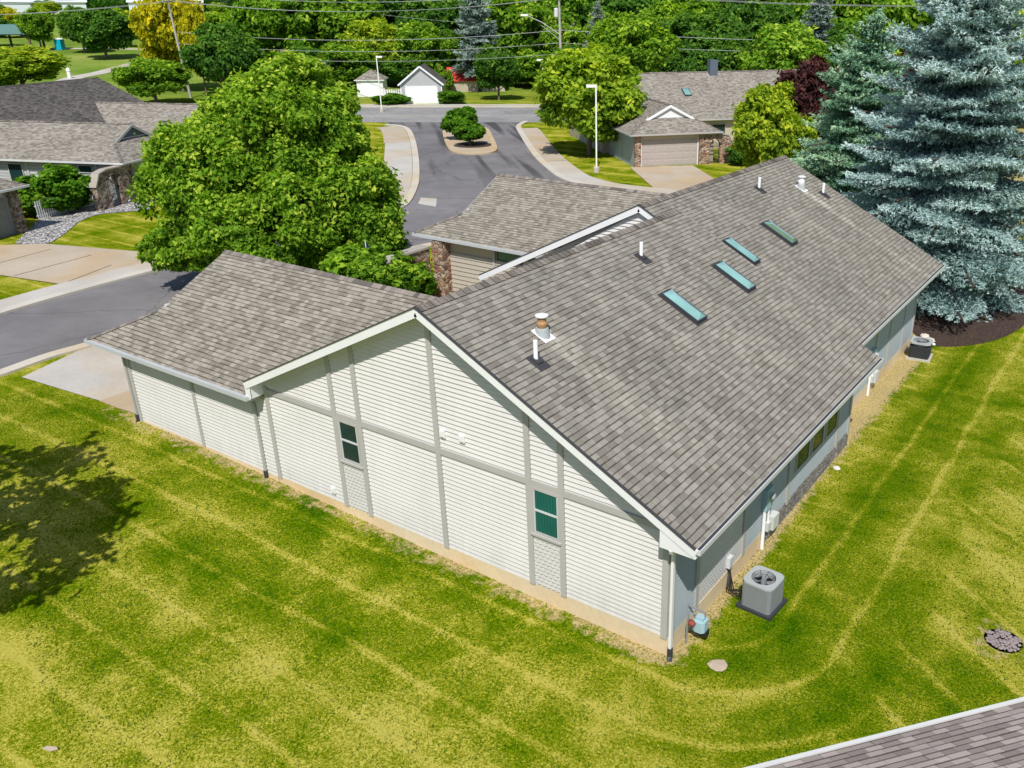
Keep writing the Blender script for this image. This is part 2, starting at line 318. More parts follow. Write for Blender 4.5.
# ------------------------------------------------------------------ world, sun, camera
w=bpy.data.worlds.new('World'); sc.world=w; w.use_nodes=True; nt=w.node_tree
sky=nt.nodes.new('ShaderNodeTexSky'); sky.sky_type='NISHITA'; sky.sun_disc=False
SUN=Vector((.52,-.87,1.28)).normalized()      # direction towards the sun
el=math.asin(SUN.z); sky.sun_elevation=el; sky.sun_rotation=math.atan2(SUN.x,SUN.y); sky.air_density=1.; sky.dust_density=.6
bg=nt.nodes['Background']; nt.links.new(sky.outputs[0],bg.inputs[0]); bg.inputs[1].default_value=.11
ld=bpy.data.lights.new('sun','SUN'); ld.energy=4.9; ld.angle=RAD(.55); ld.color=(1,.955,.89)
so=bpy.data.objects.new('sun',ld); so.rotation_euler=SUN.to_track_quat('Z','Y').to_euler(); so.location=(0,0,60); col.objects.link(so)
cd=bpy.data.cameras.new('camera'); cam=bpy.data.objects.new('camera',cd); col.objects.link(cam); sc.camera=cam
YAW,PIT,ROL=RAD(33.06),RAD(23.57),RAD(-.1); FPX=857.
cam.location=(6.7,-12.6,12.4)
fw=Vector((-math.sin(YAW)*math.cos(PIT),math.cos(YAW)*math.cos(PIT),-math.sin(PIT))); rt=Vector((math.cos(YAW),math.sin(YAW),0)); up=rt.cross(fw)
r2=rt*math.cos(ROL)+up*math.sin(ROL); u2=-rt*math.sin(ROL)+up*math.cos(ROL)
cam.rotation_euler=Matrix((r2,u2,-fw)).transposed().to_euler()
cd.sensor_width=36; cd.lens=36*FPX/1024; cd.shift_x=-95/1024; cd.clip_end=9000; cd.clip_start=.3
sc.view_settings.view_transform='Standard'; sc.view_settings.look='None'; sc.view_settings.exposure=0
sc.render.resolution_x=1024; sc.render.resolution_y=768
# ------------------------------------------------------------------ ground
def groundmat():
    t=NT('lawn_grass'); p=t.pos(); x,y,z=t.sep(p)
    warp=t.vm('ADD',p,t.vm('MULTIPLY',t.vm('SUBTRACT',t.noise(p,.16,2,color=True),(.5,.5,.5)),(3.,3.,0)))
    big=t.noise(warp,.13,3,.5); mid=t.noise(warp,.75,4,.6); sm=t.noise(p,3.2,4,.65); fine=t.noise(p,17,4,.8); vf=t.noise(p,52,2,.8)
    # mowing passes
    wx,wy,_=t.sep(t.vm('ADD',p,t.vm('MULTIPLY',t.vm('SUBTRACT',t.noise(p,.3,2,color=True),(.5,.5,.5)),(.5,.35,0))))
    side=t.step(x,.2,1.2)
    A0=t.mth('ADD',wy,t.mth('MULTIPLY',wx,-.01)); 
    dxx=t.mth('MAXIMUM',wx,0.); dyy=t.mth('MAXIMUM',t.mth('SUBTRACT',2.2,wy),0.); A1=t.mth('SQRT',t.mth('ADD',t.mth('POWER',dxx,2.),t.mth('POWER',dyy,2.)))
    A2=t.mth('ADD',t.mth('MULTIPLY',wx,.60),t.mth('MULTIPLY',wy,.80))
    farr=t.mth('MULTIPLY',t.step(A1,3.6,4.6),t.step(y,-1.,1.))
    def passes(A,ph=0.):
        k=t.mth('ADD',t.mth('DIVIDE',A,1.35),ph); alt=t.mth('SINE',t.mth('MULTIPLY',k,3.14159)); fr=t.mth('ABSOLUTE',t.mth('SUBTRACT',t.mth('FRACT',k),.5)); edge=t.mth('SUBTRACT',1.,t.step(fr,.0,.12)); return t.mth('ADD',t.mth('MULTIPLY',alt,.065),t.mth('MULTIPLY',t.mth('MULTIPLY',edge,t.mth('MULTIPLY_ADD',t.step(mid,.38,.60),.40,.60)),.19))
    q0=passes(A0);q1=passes(A1,.3);q2=passes(A2)
    q=t.sep(t.mix(side,t.comb(q0,q0,q0),t.sep_mix(q1,q2,farr) if False else t.mix(farr,t.comb(q1,q1,q1),t.comb(q2,q2,q2))))[0]
    st=q
    f=t.mth('ADD',t.mth('ADD',t.mth('MULTIPLY',big,.60),t.mth('MULTIPLY',mid,.70)),t.mth('ADD',st,t.mth('MULTIPLY',sm,.28)))
    # drier (yellower) in the open lawn in front of the long wall, lush on the right
    dry=t.mth('MULTIPLY',t.mth('SUBTRACT',1.,t.step(y,-4.8,-2.4)),t.mth('SUBTRACT',1.,t.step(x,-6.,3.5)))
    f=t.mth('ADD',f,t.mth('MULTIPLY',dry,.085)); 
    rd=t.mth('MULTIPLY',t.step(x,2.0,6.5),t.step(y,1.,7.)); f=t.mth('ADD',f,t.mth('MULTIPLY',rd,.10))
    lush=t.mth('MULTIPLY',t.mth('MULTIPLY',t.step(x,.6,1.5),t.mth('SUBTRACT',1.,t.step(x,2.8,5.))),t.step(y,-3.,1.)); f=t.mth('SUBTRACT',f,t.mth('MULTIPLY',lush,.06))
    f=t.mth('ADD',f,t.mth('MULTIPLY',t.mth('SUBTRACT',fine,.5),1.0)); f=t.mth('ADD',f,t.mth('MULTIPLY',t.mth('SUBTRACT',vf,.5),1.0))
    c=t.ramp(f,[(.27,(.003,.016,.001)),(.46,(.018,.076,.001)),(.63,(.066,.138,.001)),(.80,(.145,.190,.003)),(.92,(.30,.30,.02)),(1.,(.42,.38,.07))])
    # bare straw strip along the foundations
    d1=t.mth('MULTIPLY',t.step(y,-1.0,-.05),t.mth('SUBTRACT',1.,t.step(x,-.2,.5))); d1=t.mth('MULTIPLY',d1,t.step(x,-26.,-18.))
    d2=t.mth('MULTIPLY',t.mth('SUBTRACT',1.,t.step(x,.1,.95)),t.mth('MULTIPLY',t.step(y,-.8,.3),t.mth('SUBTRACT',1.,t.mth('ADD',t.mth('MULTIPLY',t.step(y,4.,8.),.52),t.mth('MULTIPLY',t.step(y,19.,24.),.45))))); d2=t.mth('MULTIPLY',d2,t.step(x,-1.5,-.5))
    d3=t.mth('SUBTRACT',1.,t.step(t.vm('LENGTH',t.vm('SUBTRACT',p,(5.83,4.24,0))) if False else t.mth('SQRT',t.mth('ADD',t.mth('POWER',t.mth('SUBTRACT',x,5.83),2.),t.mth('POWER',t.mth('SUBTRACT',y,4.24),2.))),.45,1.3))
    ms=t.mth('ADD',t.mth('ADD',t.mth('MULTIPLY',d1,.75),t.mth('MULTIPLY',d2,.60)),t.mth('MULTIPLY',d3,.55)); mk=t.step(t.mth('ADD',ms,t.mth('MULTIPLY',t.mth('SUBTRACT',sm,.5),1.7)),.45,.85); mk=t.mth('MULTIPLY',mk,t.step(ms,.05,.3))
    straw=t.ramp(t.noise(p,14,4,.8),[(.3,(.20,.13,.05)),(.5,(.46,.35,.17)),(.7,(.68,.55,.32))])
    c=t.mix(t.mth('MULTIPLY',mk,.85),c,straw)
    # distant meadow is paler
    dist=t.step(t.vm('LENGTH',p) if False else t.mth('SQRT',t.mth('ADD',t.mth('POWER',x,2.),t.mth('POWER',y,2.))),90.,160.)
    far=t.ramp(t.noise(t.vm('MULTIPLY',p,(1.,1.,1.)),.045,5,.65),[(.3,(.085,.155,.018)),(.5,(.17,.25,.04)),(.7,(.30,.33,.09))])
    c=t.mix(dist,c,far)
    gr=t.mth('ADD',t.mth('MULTIPLY',vf,1.3),t.mth('MULTIPLY',fine,1.0)); gr=t.mth('MAXIMUM',t.mth('MULTIPLY_ADD',gr,1.15,-.30),.25); c=t.mix(1.,c,t.comb(gr,gr,gr),'MULTIPLY')
    t.set(color=c,rough=1.,spec=0.); t.bump(t.mth('ADD',t.mth('MULTIPLY',fine,.6),t.mth('MULTIPLY',vf,.5)),.05,.7); return t.m
M['ground']=groundmat()
gb=MB()
xs=sorted(set([-6000,-4000,-2500,-1500,-1000,-700,-500,-400]+list(range(-340,-60,10))+list(range(-60,-24,6))+[x*1. for x in range(-24,3)]+[6,12,20,40,80,160,300,500,800,1500,3000,6000]))
ys=sorted(set([-3000,-1500,-700,-300,-100,-40]+list(range(-20,60,8))+list(range(60,340,10))+[400,500,700,1000,1500,2500,4000,7000]))
gi={}
for i,x in enumerate(xs):
    for j,y in enumerate(ys): gi[i,j]=len(gb.v); gb.v.append((x,y,gz(x,y)))
for i in range(len(xs)-1):
    for j in range(len(ys)-1): q=(gi[i,j],gi[i+1,j],gi[i+1,j+1],gi[i,j+1]); gb.f.append(q); gb.uv+=[(0,0)]*4; gb.mi.append(0)
tag(gb.build('ground',M['ground']),kind='structure')
def cr(P,n=6):
    out=[]
    for i in range(len(P)-1):
        p0=P[max(i-1,0)];p1=P[i];p2=P[i+1];p3=P[min(i+2,len(P)-1)]
        for k in range(n):
            t=k/n; out.append(tuple(.5*((2*p1[a])+(-p0[a]+p2[a])*t+(2*p0[a]-5*p1[a]+4*p2[a]-p3[a])*t*t+(-p0[a]+3*p1[a]-3*p2[a]+p3[a])*t**3) for a in(0,1)))
    return out+[tuple(P[-1][:2])]
def sheet(name,poly,h,mat,th=.0,kind='structure'):
    mb=MB(); P=[(p[0],p[1],gz(p[0],p[1])+h) for p in poly]
    me=bpy.data.meshes.new(name)
    import mathutils
    tri=mathutils.geometry.tessellate_polygon([[Vector(p) for p in P]])
    mb.v=P; mb.f=[tuple(q) for q in tri]; mb.uv=[(P[k][0],P[k][1]) for q in tri for k in q]; mb.mi=[0]*len(tri)
    o=mb.build(name,mat)
    me=o.data
    # make all faces point up
    import bmesh
    bm=bmesh.new(); bm.from_mesh(me)
    for f in bm.faces:
        if f.normal.z<0: f.normal_flip()
    bm.to_mesh(me); bm.free(); return tag(o,kind=kind)
def band(name,line,w0,w1,z0,z1,mat,kind='structure',off=0.,closed=False,parent=None):
    # ribbon of given offsets from a polyline (left positive), raised as a solid
    mb=MB(); L=[];n=len(line)
    for i in range(n):
        a=line[(i-1)%n if closed else max(i-1,0)]; b=line[(i+1)%n if closed else min(i+1,n-1)]
        dx,dy=b[0]-a[0],b[1]-a[1]; l=math.hypot(dx,dy) or 1; nx,ny=-dy/l,dx/l
        p=line[i]; L.append(((p[0]+nx*w0,p[1]+ny*w0),(p[0]+nx*w1,p[1]+ny*w1)))
    R=range(n if closed else n-1)
    for i in R:
        j=(i+1)%n; (a,b),(c,d)=L[i],L[j]; Z=lambda p,z:(p[0],p[1],gz(*p)+z)
        mb.poly([Z(a,z1),Z(b,z1),Z(d,z1),Z(c,z1)][::1 if w1<w0 else -1]); mb.poly([Z(a,z0),Z(a,z1),Z(c,z1),Z(c,z0)]); mb.poly([Z(b,z1),Z(b,z0),Z(d,z0),Z(d,z1)])
    o=mb.build(name,mat,parent)
    return tag(o,kind=kind) if kind else o
# court and entrance asphalt
west=[(-34.41,2.53,0.35)[:2],(-34.83,5.24,0.35)[:2],(-35.15,9.24,0.35)[:2],(-34.98,12.40,0.35)[:2],(-33.48,17.58,0.35)[:2],(-32.86,22.82,0.35)[:2],(-35.28,26.99,0.35)[:2],(-36.41,29.06,0.35)[:2],(-39.44,32.82,0.35)[:2],(-42.78,36.49,0.35)[:2],(-49.10,42.89,0.35)[:2],(-56.90,50.44,0.35)[:2],(-63.94,56.83,0.35)[:2],(-67.56,59.21,0.35)[:2],(-70.15,59.39,0.35)[:2]]
east=[(-27.58,-0.51,0.35)[:2],(-27.85,1.19,0.35)[:2],(-27.79,2.86,0.35)[:2],(-27.98,6.82,0.35)[:2],(-27.73,19.46,0.35)[:2],(-27.35,21.94,0.35)[:2]]
W0=(west[0][0]+.6,-60.); E0=(east[0][0]+.3,-60.)
eastn=[(-19.56,39.28,0.35)[:2],(-23.94,40.09,0.35)[:2],(-26.39,40.01,0.35)[:2],(-29.18,40.27,0.35)[:2],(-32.84,41.80,0.35)[:2],(-36.88,45.15,0.35)[:2],(-42.47,50.51,0.35)[:2],(-51.38,60.03,0.35)[:2],(-56.57,65.87,0.35)[:2],(-58.64,69.97,0.35)[:2]]
westC=[W0]+cr(west); eastC=[E0]+cr(east); eastN=cr(eastn)
court=westC+[(-74.48,63.55,0.35)[:2],(-61.88,74.10,0.35)[:2]]+eastN[::-1]+[(-8.,40.),(-8.,33.),(-19.,33.)]+eastC[::-1]
sheet('court_road',court,.012,M['asph'])
d1=Vector((.848,.530)); nn=Vector((-.530,.848))
Sp=Vector((-67.69,63.69,0.35)[:2]); Np=Vector((-79.61,76.15,0.35)[:2]); Cp=Vector((-70.41,70.07,0.35)[:2])
def along(P,a,b,n=14): return [tuple(P+d1*(a+(b-a)*i/n)) for i in range(n+1)]
wr=(Np-Sp).dot(nn)
sheet('main_road',along(Sp,-140,140)+[tuple(Vector(p)+nn*wr) for p in along(Sp,-140,140)][::-1],.02,M['asphmain'])
band('lane_line',along(Cp,-140,140),0,.25,.02,.026,M['conc'])
band('lane_line',along(Cp-nn*1.5,-140,140),0,.16,.02,.026,M['conc'])
band('main_kerb',along(Np,-140,140),0,.5,0,.14,M['kerb'])
band('main_sidewalk',along(Np+nn*2.2,-140,140),0,1.6,0,.06,M['conc'])
band('main_kerb',along(Sp,-140,-16),0,-.5,0,.14,M['kerb']); band('main_kerb',along(Sp,14,140),0,-.5,0,.14,M['kerb'])
# court kerbs (rolled), sidewalk beside them
band('court_kerb',westC,0,.55,.0,.11,M['kerb']); band('court_kerb',eastC,0,-.55,0,.09,M['kerb']); band('court_kerb',eastN,0,-.6,0,.12,M['kerb'])
band('court_sidewalk',westC[:40],.56,1.9,0,.085,M['conc'])
band('court_sidewalk',westC[39:-18],.58,3.0,0,.075,M['conc']); band('entrance_sidewalk',westC[-19:-5],.58,3.1,0,.08,M['conctan'])
band('court_sidewalk',eastN[:-9],-.6,-2.5,0,.075,M['conc']); band('entrance_sidewalk',eastN[-22:-8],-.62,-2.4,0,.095,M['conctan'])
sheet('patch_slab',[(-35.82,29.23,0.35)[:2],(-34.11,29.17,0.35)[:2],(-35.92,31.18,0.35)[:2],(-37.11,30.84,0.35)[:2]],.02,M['conc'])
# drives
sheet('driveway_ours',[(-19.0,.2),(-19.0,7.4),(-27.37,4.67,0.35)[:2],(-27.50,2.78,0.35)[:2],(-26.30,-0.35,0.35)[:2],(-21.87,0.07,0.35)[:2],(-20.07,0.14,0.35)[:2]],.03,M['conc'])
sheet('driveway_tan',[(-21.88,0.05,0.35)[:2],(-20.88,0.06,0.35)[:2],(-19.,.25),(-19.,2.2),(-21.92,1.03,0.35)[:2]],.036,M['conctan'])
sheet('driveway_left_house',[(-46.51,5.02,0.35)[:2],(-47.49,8.35,0.35)[:2],(-45.68,9.87,0.35)[:2],(-38.27,12.19,0.35)[:2],(-35.59,11.55,0.35)[:2],(-36.93,6.30,0.35)[:2],(-41.04,5.48,0.35)[:2],(-45.20,4.51,0.35)[:2]],.05,M['conctan'])
for a,b in (((66,284),(112,266)),((0,264),(52,250)),((0,272),(92,255))): band('driveway_joint',[(-36.88,6.55,0.35)[:2],(-38.11,9.48,0.35)[:2]] if a==(66,284) else ([(-43.42,6.54,0.35)[:2],(-44.11,9.47,0.35)[:2]] if a==(0,264) else [(-40.22,5.80,0.35)[:2],(-40.97,9.98,0.35)[:2]]),0,.06,.05,.054,M['mulch'])
sheet('driveway_right_house',[(-31.29,49.33,0.35)[:2],(-27.32,53.01,0.35)[:2],(-21.66,46.94,0.35)[:2],(-19.56,39.28,0.35)[:2],(-23.23,40.55,0.35)[:2]],.05,M['conctan'])
sheet('gravel_bed',cr([(-47.28,9.03,0.35)[:2],(-49.73,10.82,0.35)[:2],(-54.34,14.40,0.35)[:2],(-54.40,17.36,0.35)[:2],(-53.44,19.98,0.35)[:2],(-52.08,20.48,0.35)[:2],(-49.71,18.48,0.35)[:2],(-50.06,17.18,0.35)[:2],(-50.80,15.62,0.35)[:2],(-49.77,13.94,0.35)[:2],(-47.50,11.94,0.35)[:2],(-45.59,9.83,0.35)[:2],(-47.28,9.03,0.35)[:2]],5)[:-1],.03,M['gravel'])
sheet('mulch_bed',cr([(-2.22,22.23,0.01)[:2],(-1.41,23.09,0.01)[:2],(-0.23,21.71,0.00)[:2],(0.73,21.79,0.00)[:2],(1.96,23.29,0.00)[:2],(2.79,26.10,0.00)[:2],(3.37,32.58,0.00)[:2],(-0.50,39.00,0.00)[:2],(-3.78,36.75,0.04)[:2],(-3.49,28.04,0.03)[:2],(-2.22,22.23,0.01)[:2]],5)[:-1],.02,M['mulch'])
# island at the entrance
isl=cr([(-61.21,59.58,0.35)[:2],(-55.60,53.80,0.35)[:2],(-50.02,48.55,0.35)[:2],(-48.27,47.84,0.35)[:2],(-47.13,48.19,0.35)[:2],(-46.60,49.25,0.35)[:2],(-47.90,51.37,0.35)[:2],(-53.20,57.03,0.35)[:2],(-58.51,62.29,0.35)[:2],(-62.15,63.40,0.35)[:2],(-61.21,59.58,0.35)[:2]],5)[:-1]
sheet('island_bed',isl,.09,M['conctan']); band('island_kerb',isl,0,-.5 if True else .5,0,.15,M['kerbtan'],closed=True)
sheet('island_mulch',[tuple(Vector((-50.72,51.89,0.35)[:2])+Vector((math.cos(a)*1.9,math.sin(a)*1.9))) for a in [k*.5236 for k in range(12)]],.10,M['mulch'])
# paths in the park
pth=cr([(-154.08,63.90,0.89)[:2],(-163.00,72.40,1.36)[:2],(-167.31,79.33,1.68)[:2],(-174.16,88.19,2.19)[:2],(-180.02,97.07,2.68)[:2],(-178.23,107.57,2.89)[:2]],6)
band('park_path',pth,1.6,-1.6,-.2,.06,M['conc']); band('park_path',cr([(-232.75,87.55,4.55)[:2],(-219.61,98.93,4.32)[:2],(-203.49,111.42,4.01)[:2],(-183.76,121.71,3.51)[:2]],8),1.5,-1.5,-.2,.06,M['conc'])
# ------------------------------------------------------------------ building helpers
def win(parent,mtx,w,h,glass='glass',frame_m='trim',double=True,sill=True,curtain=None,fr=.06,proud=.068):
    # window in local x (0..w), z (0..h), outward -y
    o=MB(); 
    for a in((-.0,fr,0,h),(w-fr,w,0,h),(fr,w-fr,0,fr),(fr,w-fr,h-fr,h)): o.box(a[0],a[1],-proud,.02,a[2],a[3])
    if sill: o.box(-.03,w+.03,-proud-.035,.0,-.05,-.001)
    f=o.build('window',M[frame_m],parent,mtx=mtx)
    s=MB(); m=h*.52
    if double:
        s.box(fr,w-fr,-.060,-.042,m-.025,m+.025)
        for zz0,zz1,dy in((fr,m-.025,0.),(m+.025,h-fr,-.004)):
            s.box(fr,fr+.025,-.058+dy,-.04,zz0,zz1); s.box(w-fr-.025,w-fr,-.058+dy,-.04,zz0,zz1)
        s.build('sash',M['lampwhite' if frame_m=='white' else 'soffit'],f,mtx=mtx)
    if curtain:
        c=MB(); n=40
        for i in range(n):
            x0=fr+(w-2*fr)*i/n; x1=fr+(w-2*fr)*(i+1)/n; y0=-.044+.006*math.sin(i*1.3); y1=-.044+.006*math.sin((i+1)*1.3)
            c.poly([(x0,y0,fr),(x1,y1,fr),(x1,y1,h-fr),(x0,y0,h-fr)])
        c.build('curtain',M[curtain],f,mtx=mtx)
    else:
        g=MB(); g.poly([(fr,-.038,fr),(w-fr,-.038,fr),(w-fr,-.038,h-fr),(fr,-.038,h-fr)]); g.build('glass',M[glass],f,mtx=mtx)
    return f
def garage_door(parent,mtx,w,h,mat,rows=4,cols=8,name='garage_door'):
    d=MB(); d.box(0,w,-.005,.03,0,h)
    for r in range(rows):
        for c in range(cols):
            x0=w*c/cols+.05;x1=w*(c+1)/cols-.05;z0=h*r/rows+.06;z1=h*(r+1)/rows-.06
            d.poly([(x0,-.005,z0),(x1,-.005,z0),(x1-.03,-.018,z0+.03),(x0+.03,-.018,z0+.03)]); d.poly([(x1,-.005,z0),(x1,-.005,z1),(x1-.03,-.018,z1-.03),(x1-.03,-.018,z0+.03)])
            d.poly([(x1,-.005,z1),(x0,-.005,z1),(x0+.03,-.018,z1-.03),(x1-.03,-.018,z1-.03)]); d.poly([(x0,-.005,z1),(x0,-.005,z0),(x0+.03,-.018,z0+.03),(x0+.03,-.018,z1-.03)])
            d.poly([(x0+.03,-.018,z0+.03),(x1-.03,-.018,z0+.03),(x1-.03,-.018,z1-.03),(x0+.03,-.018,z1-.03)])
        if r: d.box(0,w,-.009,-.004,h*r/rows-.008,h*r/rows+.008)
    return d.build(name,mat,parent,mtx=mtx)
def dutch(parent,mtx,W,D0,D1,ze,gs,p=.505,roof='roof2',gab='white',gtrim='white',gut='gutter',ends=(1,1),cap=True):
    zr=ze+p*W/2; k=gs-.18; zk=ze+p*k; zg=ze+p*gs
    if D1 is None: D1=D0
    mb=MB()
    slab(mb,[(0,D0,ze),(0,0,ze),(k,k,zk),(W/2,k,zr),(W/2,D1,zr),(.7,D0,ze+.7*p)],.1,du=(0,-1,0))
    slab(mb,[(W,0,ze),(W,D0,ze),(W-.7,D0,ze+.7*p),(W/2,D1,zr),(W/2,k,zr),(W-k,k,zk)],.1,du=(0,1,0))
    slab(mb,[(0,0,ze),(W,0,ze),(W-gs,gs,zg),(gs,gs,zg)],.1,du=(1,0,0))
    r=mb.build('roof',[M[roof],M[gtrim]],parent,mtx=mtx)
    if cap:
        c=MB(); ridgecap(c,(W/2,k,zr),(W/2,D1,zr)); c.build('ridge_cap',M['ridge'],r,mtx=mtx)
        for a,b in(((0,0,ze),(k,k,zk)),((W,0,ze),(W-k,k,zk))): c=MB(); ridgecap(c,a,b,.12,.35); c.build('hip_cap',M['ridge'],r,mtx=mtx)
    g=MB(); g.poly([(gs,gs-.02,zg),(W-gs,gs-.02,zg),(W/2,gs-.02,zr-.06)]); g.build('gable_panel',M[gab],parent,mtx=mtx)
    t=MB(); 
    for sg in(0,1):
        a=(k,k-.025,zk+.0) if sg==0 else (W-k,k-.025,zk); t.bar((a[0],a[1],a[2]-.13),(W/2,k-.025,zr-.13),.05,.17)
    t.bar((gs,gs-.04,zg+.05),(W-gs,gs-.04,zg+.05),.03,.08)
    t.build('gable_trim',M[gtrim],parent,mtx=mtx)
    q=MB()
    for a,b in(((-.05,D0-.05,ze),(-.05,-.05,ze)),((-.05,-.05,ze),(W+.05,-.05,ze)),((W+.05,-.05,ze),(W+.05,D0-.05,ze))): q.bar((a[0],a[1],a[2]-.06),(b[0],b[1],b[2]-.06),.11,.12)
    q.build('gutter',M[gut],parent,mtx=mtx)
    return zr
# ------------------------------------------------------------------ the duplex in the foreground
H=thing('duplex_house',(0,0,0),'long duplex with brown shingle roof and cream lap siding, centre of the picture','house')
SR,SL=.52,.49; XR,ZR=-6.02,6.68; OX=.76; YO=-.42
def rz_(x): return ZR-SR*(x-XR) if x>XR else ZR-SL*(XR-x)
I4=Matrix.Identity(4)
def mainroof(y0,y1,dx,dz,y0r=None):
    mb=MB(); y0r=y0 if y0r is None else y0r
    a=lambda x,y:(x+dx,y,rz_(x)+dz)
    slab(mb,[a(OX,y0r),a(OX,y1),a(XR,y1),a(XR,y0r)],.1,du=(0,1,0))
    slab(mb,[a(-12.65,y1),a(-12.65,y0),a(XR,y0),a(XR,y1)],.1,du=(0,1,0))
    r=mb.build('roof',[M['roof'],M['white']],H); c=MB(); ridgecap(c,(XR+dx,y0,ZR+dz),(XR+dx,y1,ZR+dz),.17); c.build('ridge_cap',M['ridge'],r)
    f=MB()
    for s0,s1 in((XR,OX+.0),(XR,-12.65)):
        sl=SR if s0<s1 else -SL
        A=(s0+dx,y0-.018,rz_(s0)+dz-.10); B=(s1+dx,y0-.018,rz_(s1)+dz-.10); f.bar(A,B,.036,.21)
    f.build('rake_fascia',M['white'],H)
    d=MB()
    for s0,s1 in((XR,OX),(XR,-12.65)): d.bar((s0+dx,y0-.03,rz_(s0)+dz+.012),(s1+dx,y0-.03,rz_(s1)+dz+.012),.06,.022)
    d.build('drip_edge',M['dkdrip'],H)
    return r
mainroof(YO,11.05,0,0); mainroof(9.8,21.26,-.68,.28)
# gable wall
g=MB(); zt=3.22
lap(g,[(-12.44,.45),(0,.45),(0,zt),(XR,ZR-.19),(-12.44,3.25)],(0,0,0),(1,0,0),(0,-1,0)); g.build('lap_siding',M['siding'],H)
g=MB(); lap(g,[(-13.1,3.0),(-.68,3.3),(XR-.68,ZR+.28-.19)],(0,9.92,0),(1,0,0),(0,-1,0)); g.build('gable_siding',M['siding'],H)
# solid cores behind the siding
c=MB(); c.prism([(-12.42,.012),(-.012,.012),(-.012,11.3),(-12.42,11.3)],0,2.9)
c.poly([(-12.42,.012,2.9),(-.012,.012,2.9),(-.012,.012,3.2),(XR,.012,ZR-.2),(-12.42,.012,3.3)]); c.poly([(-13.1,10.22,2.9),(-.7,10.22,2.9),(-.7,10.22,3.4),(XR-.68,10.22,ZR+.1),(-13.1,10.22,3.5)])
c.prism([(-13.1,10.22),(-.692,10.22),(-.692,21.0),(-13.1,21.0)],0,3.1); c.poly([(-13.1,20.99,3.1),(-.7,20.99,3.1),(-.7,20.99,3.4),(XR-.68,20.99,ZR+.1),(-13.1,20.99,3.5)][::-1])
c.build('wall_core',M['cream'],H)
f=MB(); f.box(-12.46,.035,-.03,.3,-.3,.452); f.box(-.3,.035,.3,4.9,-.3,.452); f.build('foundation',M['found'],H)
f=MB(); f.box(-.3,.04,4.9,11.3,-.3,.50); f.build('foundation',M['brickgrey'],H)
f=MB(); f.box(-1.,-.645,11.3,21.0,-.3,.42); f.build('foundation',M['found'],H)
# trims of the half-timber pattern
TW=.145; PT=.062
def piece(name,mat,parent,*b,mtx=None):
    q=MB(); q.box(*b); return q.build(name,M[mat],parent,mtx=mtx)
def vt(x,z0,z1): piece('trim_board','trim',H,x-TW/2,x+TW/2,-PT,.0,z0,z1)
ZB=3.09
for x in(-12.44+.07,): vt(x,.42,3.22)
for x in(-9.66,-8.75,-6.13,-3.50,-2.63): vt(x,.42,rz_(x)-.20)
vt(-.075,.42,2.95)
segs=[-12.30,-9.66,-8.75,-6.13,-3.5,-2.63,-.15]
for a,b in zip(segs[:-1],segs[1:]):
    x0=a+TW/2+.001; x1=b-TW/2-.001
    if a==segs[0]: x0=-12.296
    piece('trim_board','trim',H,x0,x1,-PT+.006,0,ZB-.075,ZB+.075)
t2=MB()
for s0,s1 in((XR,.0),(XR,-12.44)):
    t2.bar((s0,-.022,rz_(s0)-.27),(s1,-.022,rz_(s1)-.27),.04,.15)
t2.build('frieze_board',M['soffit'],H)
so_=MB()
for s0,s1 in((XR,OX),(XR,-12.65)): so_.poly([(s0,YO,rz_(s0)-.205),(s1,YO,rz_(s1)-.205),(s1,0,rz_(s1)-.205),(s0,0,rz_(s0)-.205)])
so_.build('soffit',M['soffit'],H)
# boxed cornice returns
cb=MB(); cb.prism([(.0,YO),(OX,YO),(OX,.0),(.0,.0)],2.93,2.97)
cb.poly([(-.02,YO-.019,2.93),(OX,YO-.019,2.93),(OX,YO-.019,rz_(OX)-.1),(-.02,YO-.019,rz_(-.02)-.18)]); cb.poly([(-.02,YO,2.93),(-.02,YO,3.3),(-.02,0,3.3),(-.02,0,2.93)]); cb.build('cornice_return',M['white'],H)
cb=MB(); cb.poly([(-12.66,YO-.019,2.98),(-12.44,YO-.019,2.98),(-12.44,YO-.019,3.42),(-12.66,YO-.019,3.36)]); cb.poly([(-12.44,YO,2.98),(-12.44,YO,3.42),(-12.44,0,3.42),(-12.44,0,2.98)]); cb.poly([(-12.66,YO,2.98),(-12.66,0,2.98),(-12.44,0,2.98),(-12.44,YO,2.98)]); cb.build('cornice_return',M['white'],H)
# windows and shake panels
for x0,cur in((-9.585,None),(-3.425,'curtain')):
    w_=.76; z0=1.84
    win(H,frame((x0,-.0,z0),0),w_,1.17,curtain=cur,frame_m='trim')
    s=MB(); s.poly([(x0,-.038,.452),(x0+w_,-.038,.452),(x0+w_,-.038,z0-.05),(x0,-.038,z0-.05)],[(x0,0),(x0+w_,0),(x0+w_,1.34),(x0,1.34)]); s.poly([(x0,-.038,z0-.05),(x0+w_,-.038,z0-.05),(x0+w_,0,z0-.05),(x0,0,z0-.05)]); s.build('shake_panel',M['scallop'],H)
# little vents on the gable wall
for x,z in((-5.93,3.58),(-5.34,3.62),(-10.13,.75)):
    v=MB(); v.box(x-.07,x+.07,-.075,-.017,z-.10,z+.10); v.box(x-.055,x+.055,-.10,-.075,z-.06,z+.085); v.build('vent_hood',M['white'],H)
